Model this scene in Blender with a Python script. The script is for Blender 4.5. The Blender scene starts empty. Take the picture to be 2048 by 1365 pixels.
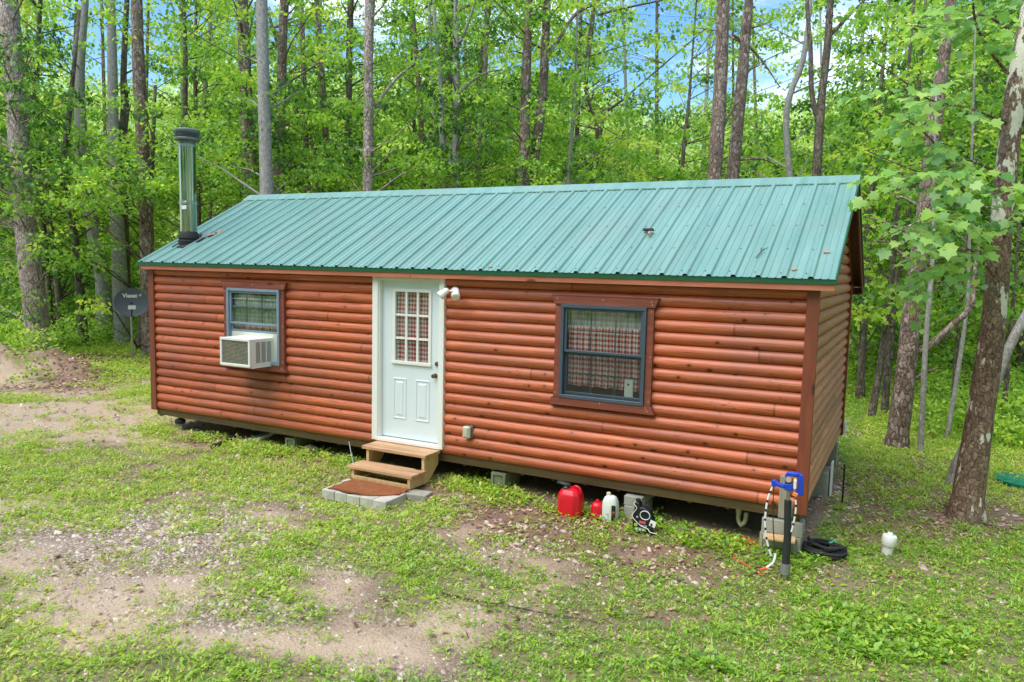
import bpy, math, random
import numpy as np
from mathutils import Vector, Matrix
random.seed(7); RNG = np.random.default_rng(7)
SC = bpy.context.scene
COL = SC.collection
rad = math.radians

# ------------------------------------------------------------------ camera
CAM = np.array([10.4813, -7.7895, 2.3428]); FPX = 1515.4
cR = np.array([0.88386661, 0.46721291, 0.02217904])
cU = np.array([-0.06496827, 0.07567178, 0.99501402])
cF = np.array([-0.46320507, 0.8809006, -0.09723777])
cam_d = bpy.data.cameras.new('camera'); cam = bpy.data.objects.new('camera', cam_d); COL.objects.link(cam)
cam_d.sensor_width = 36; cam_d.lens = FPX / 2048 * 36
cam_d.clip_start = .05; cam_d.clip_end = 2000
m3 = Matrix([[cR[i], cU[i], -cF[i]] for i in range(3)])
cam.matrix_world = Matrix.Translation(Vector(CAM)) @ m3.to_4x4()
SC.camera = cam

# ------------------------------------------------------------------ light
SUN_EL, SUN_AZ = 62, 205          # azimuth: compass style, 0 = +Y, clockwise
W = bpy.data.worlds.new('World'); SC.world = W; W.use_nodes = True
nt = W.node_tree; nt.nodes.clear()
def N(nt, typ, ins=None, **at):
    n = nt.nodes.new(typ)
    for k, v in at.items(): setattr(n, k, v)
    for k, v in (ins or {}).items():
        s = n.inputs[k]
        if isinstance(v, bpy.types.NodeSocket): nt.links.new(v, s)
        else: s.default_value = v
    return n
sky = N(nt, 'ShaderNodeTexSky', sky_type='NISHITA', sun_disc=False, sun_elevation=rad(SUN_EL), sun_rotation=rad(SUN_AZ))
tc = N(nt, 'ShaderNodeTexCoord')
mp = N(nt, 'ShaderNodeMapping', {'Vector': tc.outputs['Generated'], 'Scale': (1, 1, 2.2)})
cn = N(nt, 'ShaderNodeTexNoise', {'Vector': mp.outputs[0], 'Scale': 3.1, 'Detail': 7.0, 'Roughness': .58})
cr = N(nt, 'ShaderNodeValToRGB', {'Fac': cn.outputs[0]})
cr.color_ramp.elements[0].position = .48; cr.color_ramp.elements[1].position = .68
hs = N(nt, 'ShaderNodeHueSaturation', {'Color': sky.outputs[0], 'Saturation': 1.35, 'Value': .8})
mx = N(nt, 'ShaderNodeMix', {'Factor': cr.outputs[0], 'A': hs.outputs[0], 'B': (9.5, 9.8, 10.5, 1)}, data_type='RGBA')
for s in mx.inputs:
    pass
mx.inputs[0].default_value = 0; nt.links.new(cr.outputs[0], mx.inputs[0])
nt.links.new(hs.outputs[0], mx.inputs[6]); mx.inputs[7].default_value = (6.6, 6.9, 7.6, 1)
bg = N(nt, 'ShaderNodeBackground', {'Color': mx.outputs[2], 'Strength': .15})
wo = N(nt, 'ShaderNodeOutputWorld', {'Surface': bg.outputs[0]})
sd = bpy.data.lights.new('sun', 'SUN'); sun = bpy.data.objects.new('sun', sd); COL.objects.link(sun)
sd.energy = 1.55; sd.angle = rad(55); sd.color = (1, .95, .86)
az, el = rad(SUN_AZ), rad(SUN_EL)
sv = Vector((math.sin(az) * math.cos(el), math.cos(az) * math.cos(el), math.sin(el)))
sun.rotation_euler = (-sv).to_track_quat('-Z', 'Y').to_euler()
SC.view_settings.view_transform = 'Standard'; SC.view_settings.look = 'None'
SC.view_settings.exposure = 1.2; SC.view_settings.gamma = 1

# ------------------------------------------------------------------ helpers
def tag(o, label=None, cat=None, group=None, kind=None):
    if label: o['label'] = label
    if cat: o['category'] = cat
    if group: o['group'] = group
    if kind: o['kind'] = kind
    return o
ORG = {}
def root(name, loc, label, cat, group=None):
    o = bpy.data.objects.new(name, None); COL.objects.link(o); o.location = loc
    o.empty_display_size = .1
    tag(o, label, cat, group); ORG[o.name] = np.array(loc, float); return o
def make_obj(name, V, faces, mats, parent=None, smooth=False, fm=None, attrs=None, loc=None):
    V = np.asarray(V, float).reshape(-1, 3)
    if parent is not None: org = ORG[parent.name]
    else: org = np.array(loc if loc is not None else (0, 0, 0), float)
    V = V - org
    me = bpy.data.meshes.new(name)
    if isinstance(faces, np.ndarray):           # uniform k-gons
        nf, k = faces.shape
        me.vertices.add(len(V)); me.vertices.foreach_set('co', V.astype(np.float32).ravel())
        me.loops.add(nf * k); me.loops.foreach_set('vertex_index', faces.astype(np.int32).ravel())
        me.polygons.add(nf); me.polygons.foreach_set('loop_start', np.arange(0, nf * k, k, dtype=np.int32))
        try: me.polygons.foreach_set('loop_total', np.full(nf, k, dtype=np.int32))
        except Exception: pass
        me.update(calc_edges=True)
    else:
        me.from_pydata([tuple(v) for v in V], [], faces)
    for m in (mats if isinstance(mats, (list, tuple)) else [mats]): me.materials.append(m)
    if fm is not None: me.polygons.foreach_set('material_index', np.asarray(fm, dtype=np.int32))
    if smooth: me.polygons.foreach_set('use_smooth', np.ones(len(me.polygons), dtype=bool))
    for k, v in (attrs or {}).items():
        a = me.attributes.new(k, 'FLOAT', 'POINT'); a.data.foreach_set('value', np.asarray(v, dtype=np.float32))
    me.validate(clean_customdata=False)
    o = bpy.data.objects.new(name, me); COL.objects.link(o)
    if parent is not None: o.parent = parent
    else: o.location = org
    ORG[o.name] = org
    return o
class MB:
    def __init__(s): s.v = []; s.f = []; s.m = []; s.mi = 0
    def add(s, vs, fs):
        b = len(s.v); s.v += [tuple(map(float, v)) for v in vs]
        for f in fs: s.f.append([b + i for i in f]); s.m.append(s.mi)
        return s
    def box(s, x0, x1, y0, y1, z0, z1, bev=0, R=None, c=None):
        if bev > 0:
            b = bev; v = []
            # chamfered box: 24 vertices
            vs = []; idx = {}
            for sx in (0, 1):
                for sy in (0, 1):
                    for sz in (0, 1):
                        X = (x0, x1)[sx]; Y = (y0, y1)[sy]; Z = (z0, z1)[sz]
                        dx = b * (1, -1)[sx]; dy = b * (1, -1)[sy]; dz = b * (1, -1)[sz]
                        idx[(sx, sy, sz)] = len(vs)
                        vs += [(X, Y + dy, Z + dz), (X + dx, Y, Z + dz), (X + dx, Y + dy, Z)]
            fs = []
            def q(*k): fs.append([idx[a] + ax for a, ax in k])
            for sx in (0, 1): q(*[((sx, a, c_), 0) for a, c_ in ((0, 0), (1, 0), (1, 1), (0, 1))])
            for sy in (0, 1): q(*[((a, sy, c_), 1) for a, c_ in ((0, 0), (1, 0), (1, 1), (0, 1))])
            for sz in (0, 1): q(*[((a, c_, sz), 2) for a, c_ in ((0, 0), (1, 0), (1, 1), (0, 1))])
            for a in (0, 1):
                for c_ in (0, 1):
                    q(((0, a, c_), 1), ((1, a, c_), 1), ((1, a, c_), 2), ((0, a, c_), 2))
                    q(((a, 0, c_), 0), ((a, 1, c_), 0), ((a, 1, c_), 2), ((a, 0, c_), 2))
                    q(((a, c_, 0), 0), ((a, c_, 1), 0), ((a, c_, 1), 1), ((a, c_, 0), 1))
            for k, i in idx.items(): fs.append([i, i + 1, i + 2])
        else:
            vs = [(x, y, z) for x in (x0, x1) for y in (y0, y1) for z in (z0, z1)]
            fs = [[0, 1, 3, 2], [4, 6, 7, 5], [0, 4, 5, 1], [2, 3, 7, 6], [0, 2, 6, 4], [1, 5, 7, 3]]
        if R is not None:
            c = Vector(c if c is not None else ((x0 + x1) / 2, (y0 + y1) / 2, (z0 + z1) / 2))
            vs = [tuple(R @ (Vector(v) - c) + c) for v in vs]
        return s.add(vs, fs)
    def tube(s, pts, r, n=10, cap=True):
        pts = [Vector(p) for p in pts]; rr = r if isinstance(r, (list, tuple)) else [r] * len(pts)
        up = Vector((0, 0, 1)); vs = []; prev = None
        for i, p in enumerate(pts):
            t = (pts[min(i + 1, len(pts) - 1)] - pts[max(i - 1, 0)]).normalized()
            if prev is None:
                a = t.cross(up if abs(t.z) < .9 else Vector((1, 0, 0))).normalized()
            else:
                a = (prev - t * prev.dot(t)).normalized()
            prev = a; b = t.cross(a)
            for k in range(n):
                an = 2 * math.pi * k / n
                vs.append(p + (a * math.cos(an) + b * math.sin(an)) * rr[i])
        fs = []
        for i in range(len(pts) - 1):
            for k in range(n):
                k2 = (k + 1) % n
                fs.append([i * n + k, i * n + k2, (i + 1) * n + k2, (i + 1) * n + k])
        if cap: fs += [list(range(n))[::-1], [(len(pts) - 1) * n + k for k in range(n)]]
        return s.add(vs, fs)
    def lathe(s, c, prof, n=20, axis='z', cap=True):
        vs = []
        for r, h in prof:
            for k in range(n):
                a = 2 * math.pi * k / n; p, q = r * math.cos(a), r * math.sin(a)
                vs.append({'z': (c[0] + p, c[1] + q, c[2] + h), 'y': (c[0] + p, c[1] + h, c[2] + q), 'x': (c[0] + h, c[1] + p, c[2] + q)}[axis])
        fs = []
        for i in range(len(prof) - 1):
            for k in range(n):
                k2 = (k + 1) % n; fs.append([i * n + k, i * n + k2, (i + 1) * n + k2, (i + 1) * n + k])
        if cap: fs += [list(range(n))[::-1], [(len(prof) - 1) * n + k for k in range(n)]]
        return s.add(vs, fs)
    def prism(s, poly, fa, fb):
        """poly: list of 2-D points; fa, fb map a 2-D point to 3-D at each end"""
        n = len(poly); vs = [fa(p) for p in poly] + [fb(p) for p in poly]
        fs = [list(range(n))[::-1], [n + i for i in range(n)]] + [[i, (i + 1) % n, n + (i + 1) % n, n + i] for i in range(n)]
        return s.add(vs, fs)
    def build(s, name, mats, parent=None, smooth=False, loc=None, recalc=True):
        o = make_obj(name, s.v, s.f, mats, parent, smooth, s.m, loc=loc)
        if recalc:
            import bmesh
            bm = bmesh.new(); bm.from_mesh(o.data); bmesh.ops.recalc_face_normals(bm, faces=bm.faces)
            if smooth:
                for e in bm.edges:
                    if len(e.link_faces) == 2 and e.calc_face_angle(0) > rad(38): e.smooth = False
            bm.to_mesh(o.data); bm.free()
        return o
def bezier(pts, n=40):
    """Catmull-Rom through points"""
    P = [np.array(p, float) for p in pts]; P = [2 * P[0] - P[1]] + P + [2 * P[-1] - P[-2]]
    out = []; seg = len(P) - 3; per = max(2, n // seg)
    for i in range(seg):
        a, b, c, d = P[i:i + 4]
        for t in np.linspace(0, 1, per, endpoint=(i == seg - 1)):
            out.append(.5 * ((2 * b) + (-a + c) * t + (2 * a - 5 * b + 4 * c - d) * t * t + (-a + 3 * b - 3 * c + d) * t ** 3))
    return out
def unproj(u, v, depth):      # a point of the place, from where it appears in the survey photo and its distance
    return CAM + depth * (cF + (u - 1024) / FPX * cR - (v - 682.5) / FPX * cU)
def gz(x, y):
    x = np.asarray(x, float); y = np.asarray(y, float)
    z = -.315 - .040 * np.clip(x - 6, 0, 3.6) - .12 * np.exp(-((x - 5.0) / .80) ** 4 - ((y + .95) / .58) ** 4) - .05 * np.clip(-y - .2, 0, .8) * np.clip((x - 7) / 2.5, 0, 1)
    z = z + .018 * np.sin(x * 1.7 + y * .9) * np.sin(y * 2.1 - x * .6) + .008 * np.sin(x * 5.1) * np.sin(y * 4.7 + 1)
    s = (x + 6.6) * .88 + (y - 2.2) * .47; t = -(x + 6.6) * .47 + (y - 2.2) * .88
    fall = 1 / (1 + np.exp((s - .9) * 2.2))
    rough = 1 + .22 * np.sin(s * 3.1 + 1) * np.sin(t * 4.3) + .16 * np.sin(s * 9.7) * np.sin(t * 8.1 + s) + .12 * np.sin(s * 17 + 2 * np.sin(t * 9)) * np.sin(t * 19 + s * 3)
    prof = np.where(t < 0, np.exp(-(t / .62) ** 2), .15 + .85 * np.exp(-(t / .7) ** 2))
    z = z + .58 * prof * fall * rough
    q = (x - CAM[0]) * -.463 + (y - CAM[1]) * .881
    hill = np.clip(q - 27, 0, 200); z = z + .19 * np.minimum(hill, 30) + .012 * np.clip(hill - 30, 0, 200)
    return z
def ground_pt(u, v):
    z = -.32
    d = cF + (u - 1024) / FPX * cR - (v - 682.5) / FPX * cU
    for _ in range(12):
        t = (z - CAM[2]) / d[2]; p = CAM + t * d; z = .5 * z + .5 * float(gz(p[0], p[1]))
    return p

# ------------------------------------------------------------------ materials
def new_mat(name):
    m = bpy.data.materials.new(name); m.use_nodes = True; m.node_tree.nodes.clear(); return m, m.node_tree
def ramp(nt, fac, stops, interp='LINEAR'):
    r = N(nt, 'ShaderNodeValToRGB', {'Fac': fac}); e = r.color_ramp; e.interpolation = interp
    while len(e.elements) < len(stops): e.elements.new(.5)
    for el_, (p, c) in zip(e.elements, stops): el_.position = p; el_.color = (*c, 1) if len(c) == 3 else c
    return r.outputs[0]
def mixc(nt, fac, a, b, mode='MIX'):
    n = nt.nodes.new('ShaderNodeMix'); n.data_type = 'RGBA'; n.blend_type = mode
    for i, v in ((0, fac), (6, a), (7, b)):
        if isinstance(v, bpy.types.NodeSocket): nt.links.new(v, n.inputs[i])
        else: n.inputs[i].default_value = v if i == 0 else (*v, 1)
    return n.outputs[2]
def math_(nt, op, a, b=0.0, c=None):
    n = nt.nodes.new('ShaderNodeMath'); n.operation = op
    for i, v in enumerate((a, b) if c is None else (a, b, c)):
        if isinstance(v, bpy.types.NodeSocket): nt.links.new(v, n.inputs[i])
        else: n.inputs[i].default_value = v
    return n.outputs[0]
def noise(nt, vec, scale, detail=4, rough=.55, dist=0):
    return N(nt, 'ShaderNodeTexNoise', {'Vector': vec, 'Scale': scale, 'Detail': detail, 'Roughness': rough, 'Distortion': dist}).outputs[0]
def objco(nt, scale=(1, 1, 1), loc=(0, 0, 0), kind='Object'):
    t = N(nt, 'ShaderNodeTexCoord')
    return N(nt, 'ShaderNodeMapping', {'Vector': t.outputs[kind], 'Scale': scale, 'Location': loc}).outputs[0]
def finish(nt, col, rough=.6, bump=None, bd=.01, bs=.6, metal=0, spec=.5, **kw):
    ins = {'Base Color': col if isinstance(col, bpy.types.NodeSocket) else (*col, 1), 'Roughness': rough, 'Metallic': metal, 'Specular IOR Level': spec}
    ins.update(kw)
    if bump is not None:
        ins['Normal'] = N(nt, 'ShaderNodeBump', {'Height': bump, 'Strength': bs, 'Distance': bd}).outputs[0]
    b = N(nt, 'ShaderNodeBsdfPrincipled', ins)
    N(nt, 'ShaderNodeOutputMaterial', {'Surface': b.outputs[0]}); return b
def simple(name, col, rough=.5, metal=0, var=.12, scale=12, bump=0, spec=.5):
    m, nt = new_mat(name); v = objco(nt)
    n = noise(nt, v, scale, 5, .6)
    c = mixc(nt, n, tuple(min(1, x * (1 - var)) for x in col), tuple(min(1, x * (1 + var)) for x in col))
    finish(nt, c, rough, n if bump else None, bump or .01, .5, metal, spec); return m

def log_mat(name, axis, light, dark, mid, grey):
    m, nt = new_mat(name)
    st = (1, 12, 12) if axis == 'x' else (12, 1, 12)
    v = objco(nt, st)
    geo = objco(nt)
    sep = N(nt, 'ShaderNodeSeparateXYZ', {'Vector': geo})
    course = math_(nt, 'FLOOR', math_(nt, 'MULTIPLY', sep.outputs[2], 1 / .1305))
    along = sep.outputs[0 if axis == 'x' else 1]
    # every log its own offset along its length, and its own tone
    wn = N(nt, 'ShaderNodeTexWhiteNoise', {'W': course}, noise_dimensions='1D')
    shift = math_(nt, 'ADD', along, math_(nt, 'MULTIPLY', wn.outputs[0], 37.0))
    board = math_(nt, 'FLOOR', math_(nt, 'MULTIPLY', shift, .13))
    wn2 = N(nt, 'ShaderNodeTexWhiteNoise', {'Vector': N(nt, 'ShaderNodeCombineXYZ', {'X': course, 'Y': board}).outputs[0]}, noise_dimensions='3D')
    cv = N(nt, 'ShaderNodeCombineXYZ', {'X': shift, 'Y': sep.outputs[2], 'Z': course}).outputs[0]
    g1 = N(nt, 'ShaderNodeTexNoise', {'Vector': N(nt, 'ShaderNodeMapping', {'Vector': cv, 'Scale': (2.2, 70, 1)}).outputs[0], 'Scale': 1.0, 'Detail': 6.0, 'Roughness': .65, 'Distortion': .6}).outputs[0]
    g2 = N(nt, 'ShaderNodeTexNoise', {'Vector': N(nt, 'ShaderNodeMapping', {'Vector': cv, 'Scale': (1.6, 5, 1)}).outputs[0], 'Scale': 1.0, 'Detail': 4.0, 'Roughness': .55}).outputs[0]
    g3 = noise(nt, geo, .7, 4, .6)
    c = ramp(nt, g1, [(.33, dark), (.46, mid), (.64, light)])
    c = mixc(nt, ramp(nt, g2, [(.38, (0, 0, 0)), (.7, (.75, .75, .75))]), c, mid)
    c = mixc(nt, ramp(nt, g3, [(.42, (0, 0, 0)), (.68, (.7, .7, .7))]), c, grey)
    tone = ramp(nt, wn2.outputs[0], [(0, (.82, .78, .76)), (1, (1.2, 1.18, 1.18))])
    c = mixc(nt, 1.0, c, tone, 'MULTIPLY')
    # knots
    vo = N(nt, 'ShaderNodeTexVoronoi', {'Vector': N(nt, 'ShaderNodeMapping', {'Vector': cv, 'Scale': (5.2, 7.663, 1)}).outputs[0], 'Scale': 1.0, 'Randomness': 1.0}, voronoi_dimensions='2D')
    ksz = N(nt, 'ShaderNodeSeparateColor', {'Color': vo.outputs['Color']}).outputs[1]
    kn = ramp(nt, math_(nt, 'ADD', math_(nt, 'MULTIPLY', vo.outputs['Distance'], math_(nt, 'ADD', .6, math_(nt, 'MULTIPLY', ksz, 1.6))), math_(nt, 'MULTIPLY', g1, .12)), [(.13, (.95, .95, .95)), (.17, (.6, .6, .6)), (.24, (0, 0, 0))])
    ring = ramp(nt, vo.outputs['Distance'], [(.0, (.6, .6, .6)), (.30, (0, 0, 0))])
    ks = N(nt, 'ShaderNodeSeparateColor', {'Color': vo.outputs['Color']}).outputs[0]; keep = math_(nt, 'GREATER_THAN', ks, .86)
    kn = mixc(nt, 1.0, kn, keep, 'MULTIPLY'); ring = mixc(nt, 1.0, ring, keep, 'MULTIPLY')
    c = mixc(nt, ring, c, tuple(x * .62 for x in mid))
    c = mixc(nt, kn, c, tuple(x * .16 for x in mid))
    vs = N(nt, 'ShaderNodeTexVoronoi', {'Vector': N(nt, 'ShaderNodeMapping', {'Vector': cv, 'Scale': (7, 26, 1), 'Location': (3, 3, 3)}).outputs[0], 'Scale': 1.0}, voronoi_dimensions='2D')
    specks = ramp(nt, vs.outputs['Distance'], [(.10, (.85, .85, .85)), (.17, (0, 0, 0))])
    sel = ramp(nt, noise(nt, geo, 2.2, 2), [(.60, (0, 0, 0)), (.64, (.8, .8, .8))])
    c = mixc(nt, mixc(nt, 1.0, specks, sel, 'MULTIPLY'), c, tuple(x * .3 for x in mid))
    # end joints between two lengths
    fr = math_(nt, 'FRACT', math_(nt, 'MULTIPLY', shift, .13))
    jt = ramp(nt, fr, [(.0, (1, 1, 1)), (.0015, (1, 1, 1)), (.003, (0, 0, 0))], 'LINEAR')
    c = mixc(nt, jt, c, tuple(x * .35 for x in mid))
    h = math_(nt, 'SUBTRACT', math_(nt, 'MULTIPLY', g1, .9), math_(nt, 'MULTIPLY', kn, .5))
    finish(nt, c, mixv(nt, g1, .27, .50), h, .004, .5)
    return m
def mixv(nt, fac, a, b):
    return math_(nt, 'ADD', math_(nt, 'MULTIPLY', fac, b - a), a)

LOGF = log_mat('stained_log', 'x', (.64, .185, .076), (.17, .036, .016), (.45, .108, .042), (.30, .105, .065))
LOGS = log_mat('weathered_log', 'y', (.72, .27, .165), (.28, .085, .05), (.54, .18, .105), (.48, .21, .14))

def wood_mat(name, axis, light, dark, rough=.55, knots=True, bump=.003):
    m, nt = new_mat(name)
    i = 'xyz'.index(axis)
    sc = [22, 22, 22]; sc[i] = 1.3
    v = objco(nt, tuple(sc))
    g = noise(nt, v, 1.0, 7, .65, .7); g2 = noise(nt, objco(nt), 2.5, 3)
    c = ramp(nt, g, [(.3, dark), (.68, light)])
    c = mixc(nt, ramp(nt, g2, [(.4, (0, 0, 0)), (.75, (.35, .35, .35))]), c, tuple(x * .7 for x in dark))
    if knots:
        k = [5, 5, 5]; k[i] = 1.6
        vo = N(nt, 'ShaderNodeTexVoronoi', {'Vector': objco(nt, tuple(k)), 'Scale': 1.0})
        c = mixc(nt, ramp(nt, vo.outputs['Distance'], [(.06, (.9, .9, .9)), (.13, (0, 0, 0))]), c, tuple(x * .25 for x in dark))
    finish(nt, c, rough, g, bump, .5); return m
TRIMX = wood_mat('painted_trim', 'x', (.27, .072, .042), (.16, .038, .023))
TRIMZ = wood_mat('painted_trim_upright', 'z', (.27, .066, .028), (.155, .036, .018))
FASC = wood_mat('fascia_wood', 'x', (.58, .21, .12), (.40, .12, .06))
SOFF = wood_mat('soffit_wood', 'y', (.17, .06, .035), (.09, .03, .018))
RIM = wood_mat('rim_wood', 'x', (.13, .080, .030), (.06, .037, .016))
TREAD = wood_mat('tread_wood', 'x', (.72, .45, .25), (.30, .165, .08))
STRING = wood_mat('stringer_wood', 'z', (.78, .52, .26), (.50, .31, .14))
GREYW = wood_mat('grey_post_wood', 'z', (.44, .40, .31), (.24, .21, .16))

def roof_mat():
    m, nt = new_mat('green_metal_roof')
    o = objco(nt); st = noise(nt, objco(nt, (9, .8, .8)), 1.0, 5, .6); sp = noise(nt, o, 30, 3)
    c = ramp(nt, st, [(.3, (.135, .290, .245)), (.7, (.215, .390, .340))])
    c = mixc(nt, ramp(nt, sp, [(.62, (0, 0, 0)), (.78, (.35, .35, .35))]), c, (.25, .38, .32))
    c = mixc(nt, ramp(nt, noise(nt, o, .9, 5, .65), [(.45, (0, 0, 0)), (.72, (.45, .45, .45))]), c, (.23, .30, .25))
    finish(nt, c, mixv(nt, st, .20, .42), noise(nt, o, 3.5, 2), .004, .3); return m
ROOF = roof_mat()
DRIP = simple('green_edge_trim', (.012, .10, .045), .35)
SCREW = simple('screw_head', (.05, .09, .075), .5, .3)
WHITE = simple('white_painted_wood', (.78, .79, .74), .45, 0, .05, 4, .002)
def door_mat():
    m, nt = new_mat('white_steel_door'); o = objco(nt)
    dirt = noise(nt, o, 26, 6, .75); low = N(nt, 'ShaderNodeSeparateXYZ', {'Vector': o}).outputs[2]
    lowm = ramp(nt, low, [(.15, (1, 1, 1)), (.5, (0, 0, 0))])
    c = mixc(nt, noise(nt, o, 1.6, 3), (.64, .72, .76), (.71, .78, .81))
    c = mixc(nt, mixc(nt, 1.0, ramp(nt, dirt, [(.60, (0, 0, 0)), (.72, (.55, .55, .55))]), lowm, 'MULTIPLY'), c, (.30, .27, .2))
    finish(nt, c, .4); return m
DOORM = door_mat()
WPLAS = simple('white_plastic', (.80, .80, .77), .4, 0, .06, 8)
BEIGE = simple('beige_plastic', (.52, .50, .36), .5, 0, .12, 30)
SLATE = simple('slate_vinyl', (.06, .085, .115), .32, 0, .15, 5)
SLATEL = simple('pale_blue_vinyl', (.20, .27, .35), .35, 0, .12, 5)
BLACK = simple('black_plastic', (.012, .013, .015), .4)
BLACKR = simple('black_rubber', (.018, .019, .02), .75, 0, .3, 60, .002)
RED = simple('red_plastic', (.62, .006, .022), .32, 0, .12, 6)
BLUE = simple('blue_cast_iron', (.012, .055, .52), .35, 0, .25, 25)
GREENL = simple('green_plastic_lid', (.01, .20, .13), .45, 0, .2, 12)
STEEL = simple('dull_steel', (.42, .43, .43), .35, .9)
BRASS = simple('tarnished_brass', (.20, .15, .10), .35, .9)
ORANGE = simple('orange_cord', (.75, .10, .025), .5)
MAT = None
def coir():
    m, nt = new_mat('coir_mat'); o = objco(nt); n = noise(nt, o, 160, 4, .8); n2 = noise(nt, o, 9, 4)
    c = ramp(nt, n, [(.3, (.11, .032, .010)), (.7, (.50, .165, .050))])
    c = mixc(nt, ramp(nt, n2, [(.5, (0, 0, 0)), (.8, (.4, .4, .4))]), c, (.55, .25, .1))
    finish(nt, c, .95, n, .012, 1); return m
MAT = coir()
def concrete(name, a, b):
    m, nt = new_mat(name); o = objco(nt); n = noise(nt, o, 55, 6, .75); n2 = noise(nt, o, 4, 4)
    c = mixc(nt, n, a, b); c = mixc(nt, ramp(nt, n2, [(.45, (0, 0, 0)), (.7, (.5, .5, .5))]), c, tuple(x * .55 for x in a))
    finish(nt, c, .92, n, .006, .8); return m
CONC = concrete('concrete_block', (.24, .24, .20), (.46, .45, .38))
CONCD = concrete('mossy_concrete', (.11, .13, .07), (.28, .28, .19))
PAVE = concrete('pale_paver', (.42, .41, .35), (.66, .64, .56))
ROCKM = concrete('field_stone', (.16, .15, .10), (.34, .31, .22))
def chrome():
    m, nt = new_mat('polished_flue_steel'); v = objco(nt, (45, 45, .7))
    n = noise(nt, v, 1, 4, .6); finish(nt, ramp(nt, n, [(.35, (.09, .13, .08)), (.6, (.38, .44, .36))]), .08, n, .003, .35, 1.0); return m  # dark green streaks put the mirrored woods into the steel's colour
CHROME = chrome()
def glass():
    m, nt = new_mat('window_glass')
    fr = N(nt, 'ShaderNodeLayerWeight', {'Blend': .5})
    tr = N(nt, 'ShaderNodeBsdfTransparent', {'Color': (.90, .93, .91, 1)})
    gl = N(nt, 'ShaderNodeBsdfGlossy', {'Color': (1, 1, 1, 1), 'Roughness': .02})
    f = math_(nt, 'ADD', math_(nt, 'MULTIPLY', math_(nt, 'POWER', fr.outputs['Facing'], 3.5), .9), .06)
    mx = N(nt, 'ShaderNodeMixShader', {0: f, 1: tr.outputs[0], 2: gl.outputs[0]})
    N(nt, 'ShaderNodeOutputMaterial', {'Surface': mx.outputs[0]}); return m
GLASS = glass()
def screen():
    m, nt = new_mat('insect_screen')
    tr = N(nt, 'ShaderNodeBsdfTransparent'); df = N(nt, 'ShaderNodeBsdfDiffuse', {'Color': (.05, .055, .06, 1)})
    mx = N(nt, 'ShaderNodeMixShader', {0: .12, 1: tr.outputs[0], 2: df.outputs[0]})
    N(nt, 'ShaderNodeOutputMaterial', {'Surface': mx.outputs[0]}); return m
SCREEN = screen()
def gingham(name, red=(.60, .035, .06), pale=(.97, .94, .90), size=.028):
    m, nt = new_mat(name)
    at = N(nt, 'ShaderNodeAttribute', attribute_name='s'); z = N(nt, 'ShaderNodeSeparateXYZ', {'Vector': objco(nt)}).outputs[2]
    def stripe(s): return math_(nt, 'GREATER_THAN', math_(nt, 'FRACT', math_(nt, 'MULTIPLY', s, .5 / size)), .5)
    f = math_(nt, 'MULTIPLY', math_(nt, 'ADD', stripe(at.outputs['Fac']), stripe(z)), .5)
    c = ramp(nt, f, [(0, pale), (.5, tuple(r * .50 + p * .42 for r, p in zip(red, pale))), (1, red)])
    b = N(nt, 'ShaderNodeBsdfDiffuse', {'Color': c}); t = N(nt, 'ShaderNodeBsdfTranslucent', {'Color': c})
    mx = N(nt, 'ShaderNodeMixShader', {0: .25, 1: b.outputs[0], 2: t.outputs[0]})
    N(nt, 'ShaderNodeOutputMaterial', {'Surface': mx.outputs[0]}); return m
GING = gingham('red_gingham'); GINGP = gingham('faded_gingham', (.62, .56, .60), (.90, .94, .93))

def leaf_mat(name, stops, trans=.45, gloss=.10):
    m, nt = new_mat(name)
    at = N(nt, 'ShaderNodeAttribute', attribute_name='rnd').outputs['Fac']
    c = ramp(nt, at, stops)
    c2 = N(nt, 'ShaderNodeHueSaturation', {'Color': c, 'Hue': .49, 'Saturation': 1.0, 'Value': 1.7}).outputs[0]
    d = N(nt, 'ShaderNodeBsdfDiffuse', {'Color': c}); t = N(nt, 'ShaderNodeBsdfTranslucent', {'Color': c2})
    g = N(nt, 'ShaderNodeBsdfGlossy', {'Color': (.9, 1, .95, 1), 'Roughness': .5})
    a = N(nt, 'ShaderNodeMixShader', {0: trans, 1: d.outputs[0], 2: t.outputs[0]})
    b = N(nt, 'ShaderNodeMixShader', {0: gloss, 1: a.outputs[0], 2: g.outputs[0]})
    N(nt, 'ShaderNodeOutputMaterial', {'Surface': b.outputs[0]}); return m
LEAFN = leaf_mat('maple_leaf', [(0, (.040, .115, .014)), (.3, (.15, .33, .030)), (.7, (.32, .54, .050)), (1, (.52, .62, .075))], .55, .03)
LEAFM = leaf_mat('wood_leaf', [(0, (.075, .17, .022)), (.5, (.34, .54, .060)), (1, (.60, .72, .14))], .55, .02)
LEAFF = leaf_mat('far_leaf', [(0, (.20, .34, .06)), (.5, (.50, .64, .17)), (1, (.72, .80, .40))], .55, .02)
LEAFS = leaf_mat('sycamore_leaf', [(0, (.10, .27, .035)), (.5, (.24, .48, .07)), (1, (.44, .62, .10))], .5, .06)
LEAFD = leaf_mat('pine_leaf', [(0, (.02, .07, .015)), (1, (.06, .16, .03))], .3)
WEED = leaf_mat('ground_weed', [(0, (.10, .24, .020)), (.45, (.24, .44, .028)), (.8, (.42, .56, .05)), (1, (.58, .58, .14))], .35, .04)
LITTER = leaf_mat('dead_leaf', [(0, (.16, .075, .05)), (.5, (.38, .21, .14)), (.8, (.58, .38, .28)), (1, (.68, .54, .42))], .1, .04)

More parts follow.
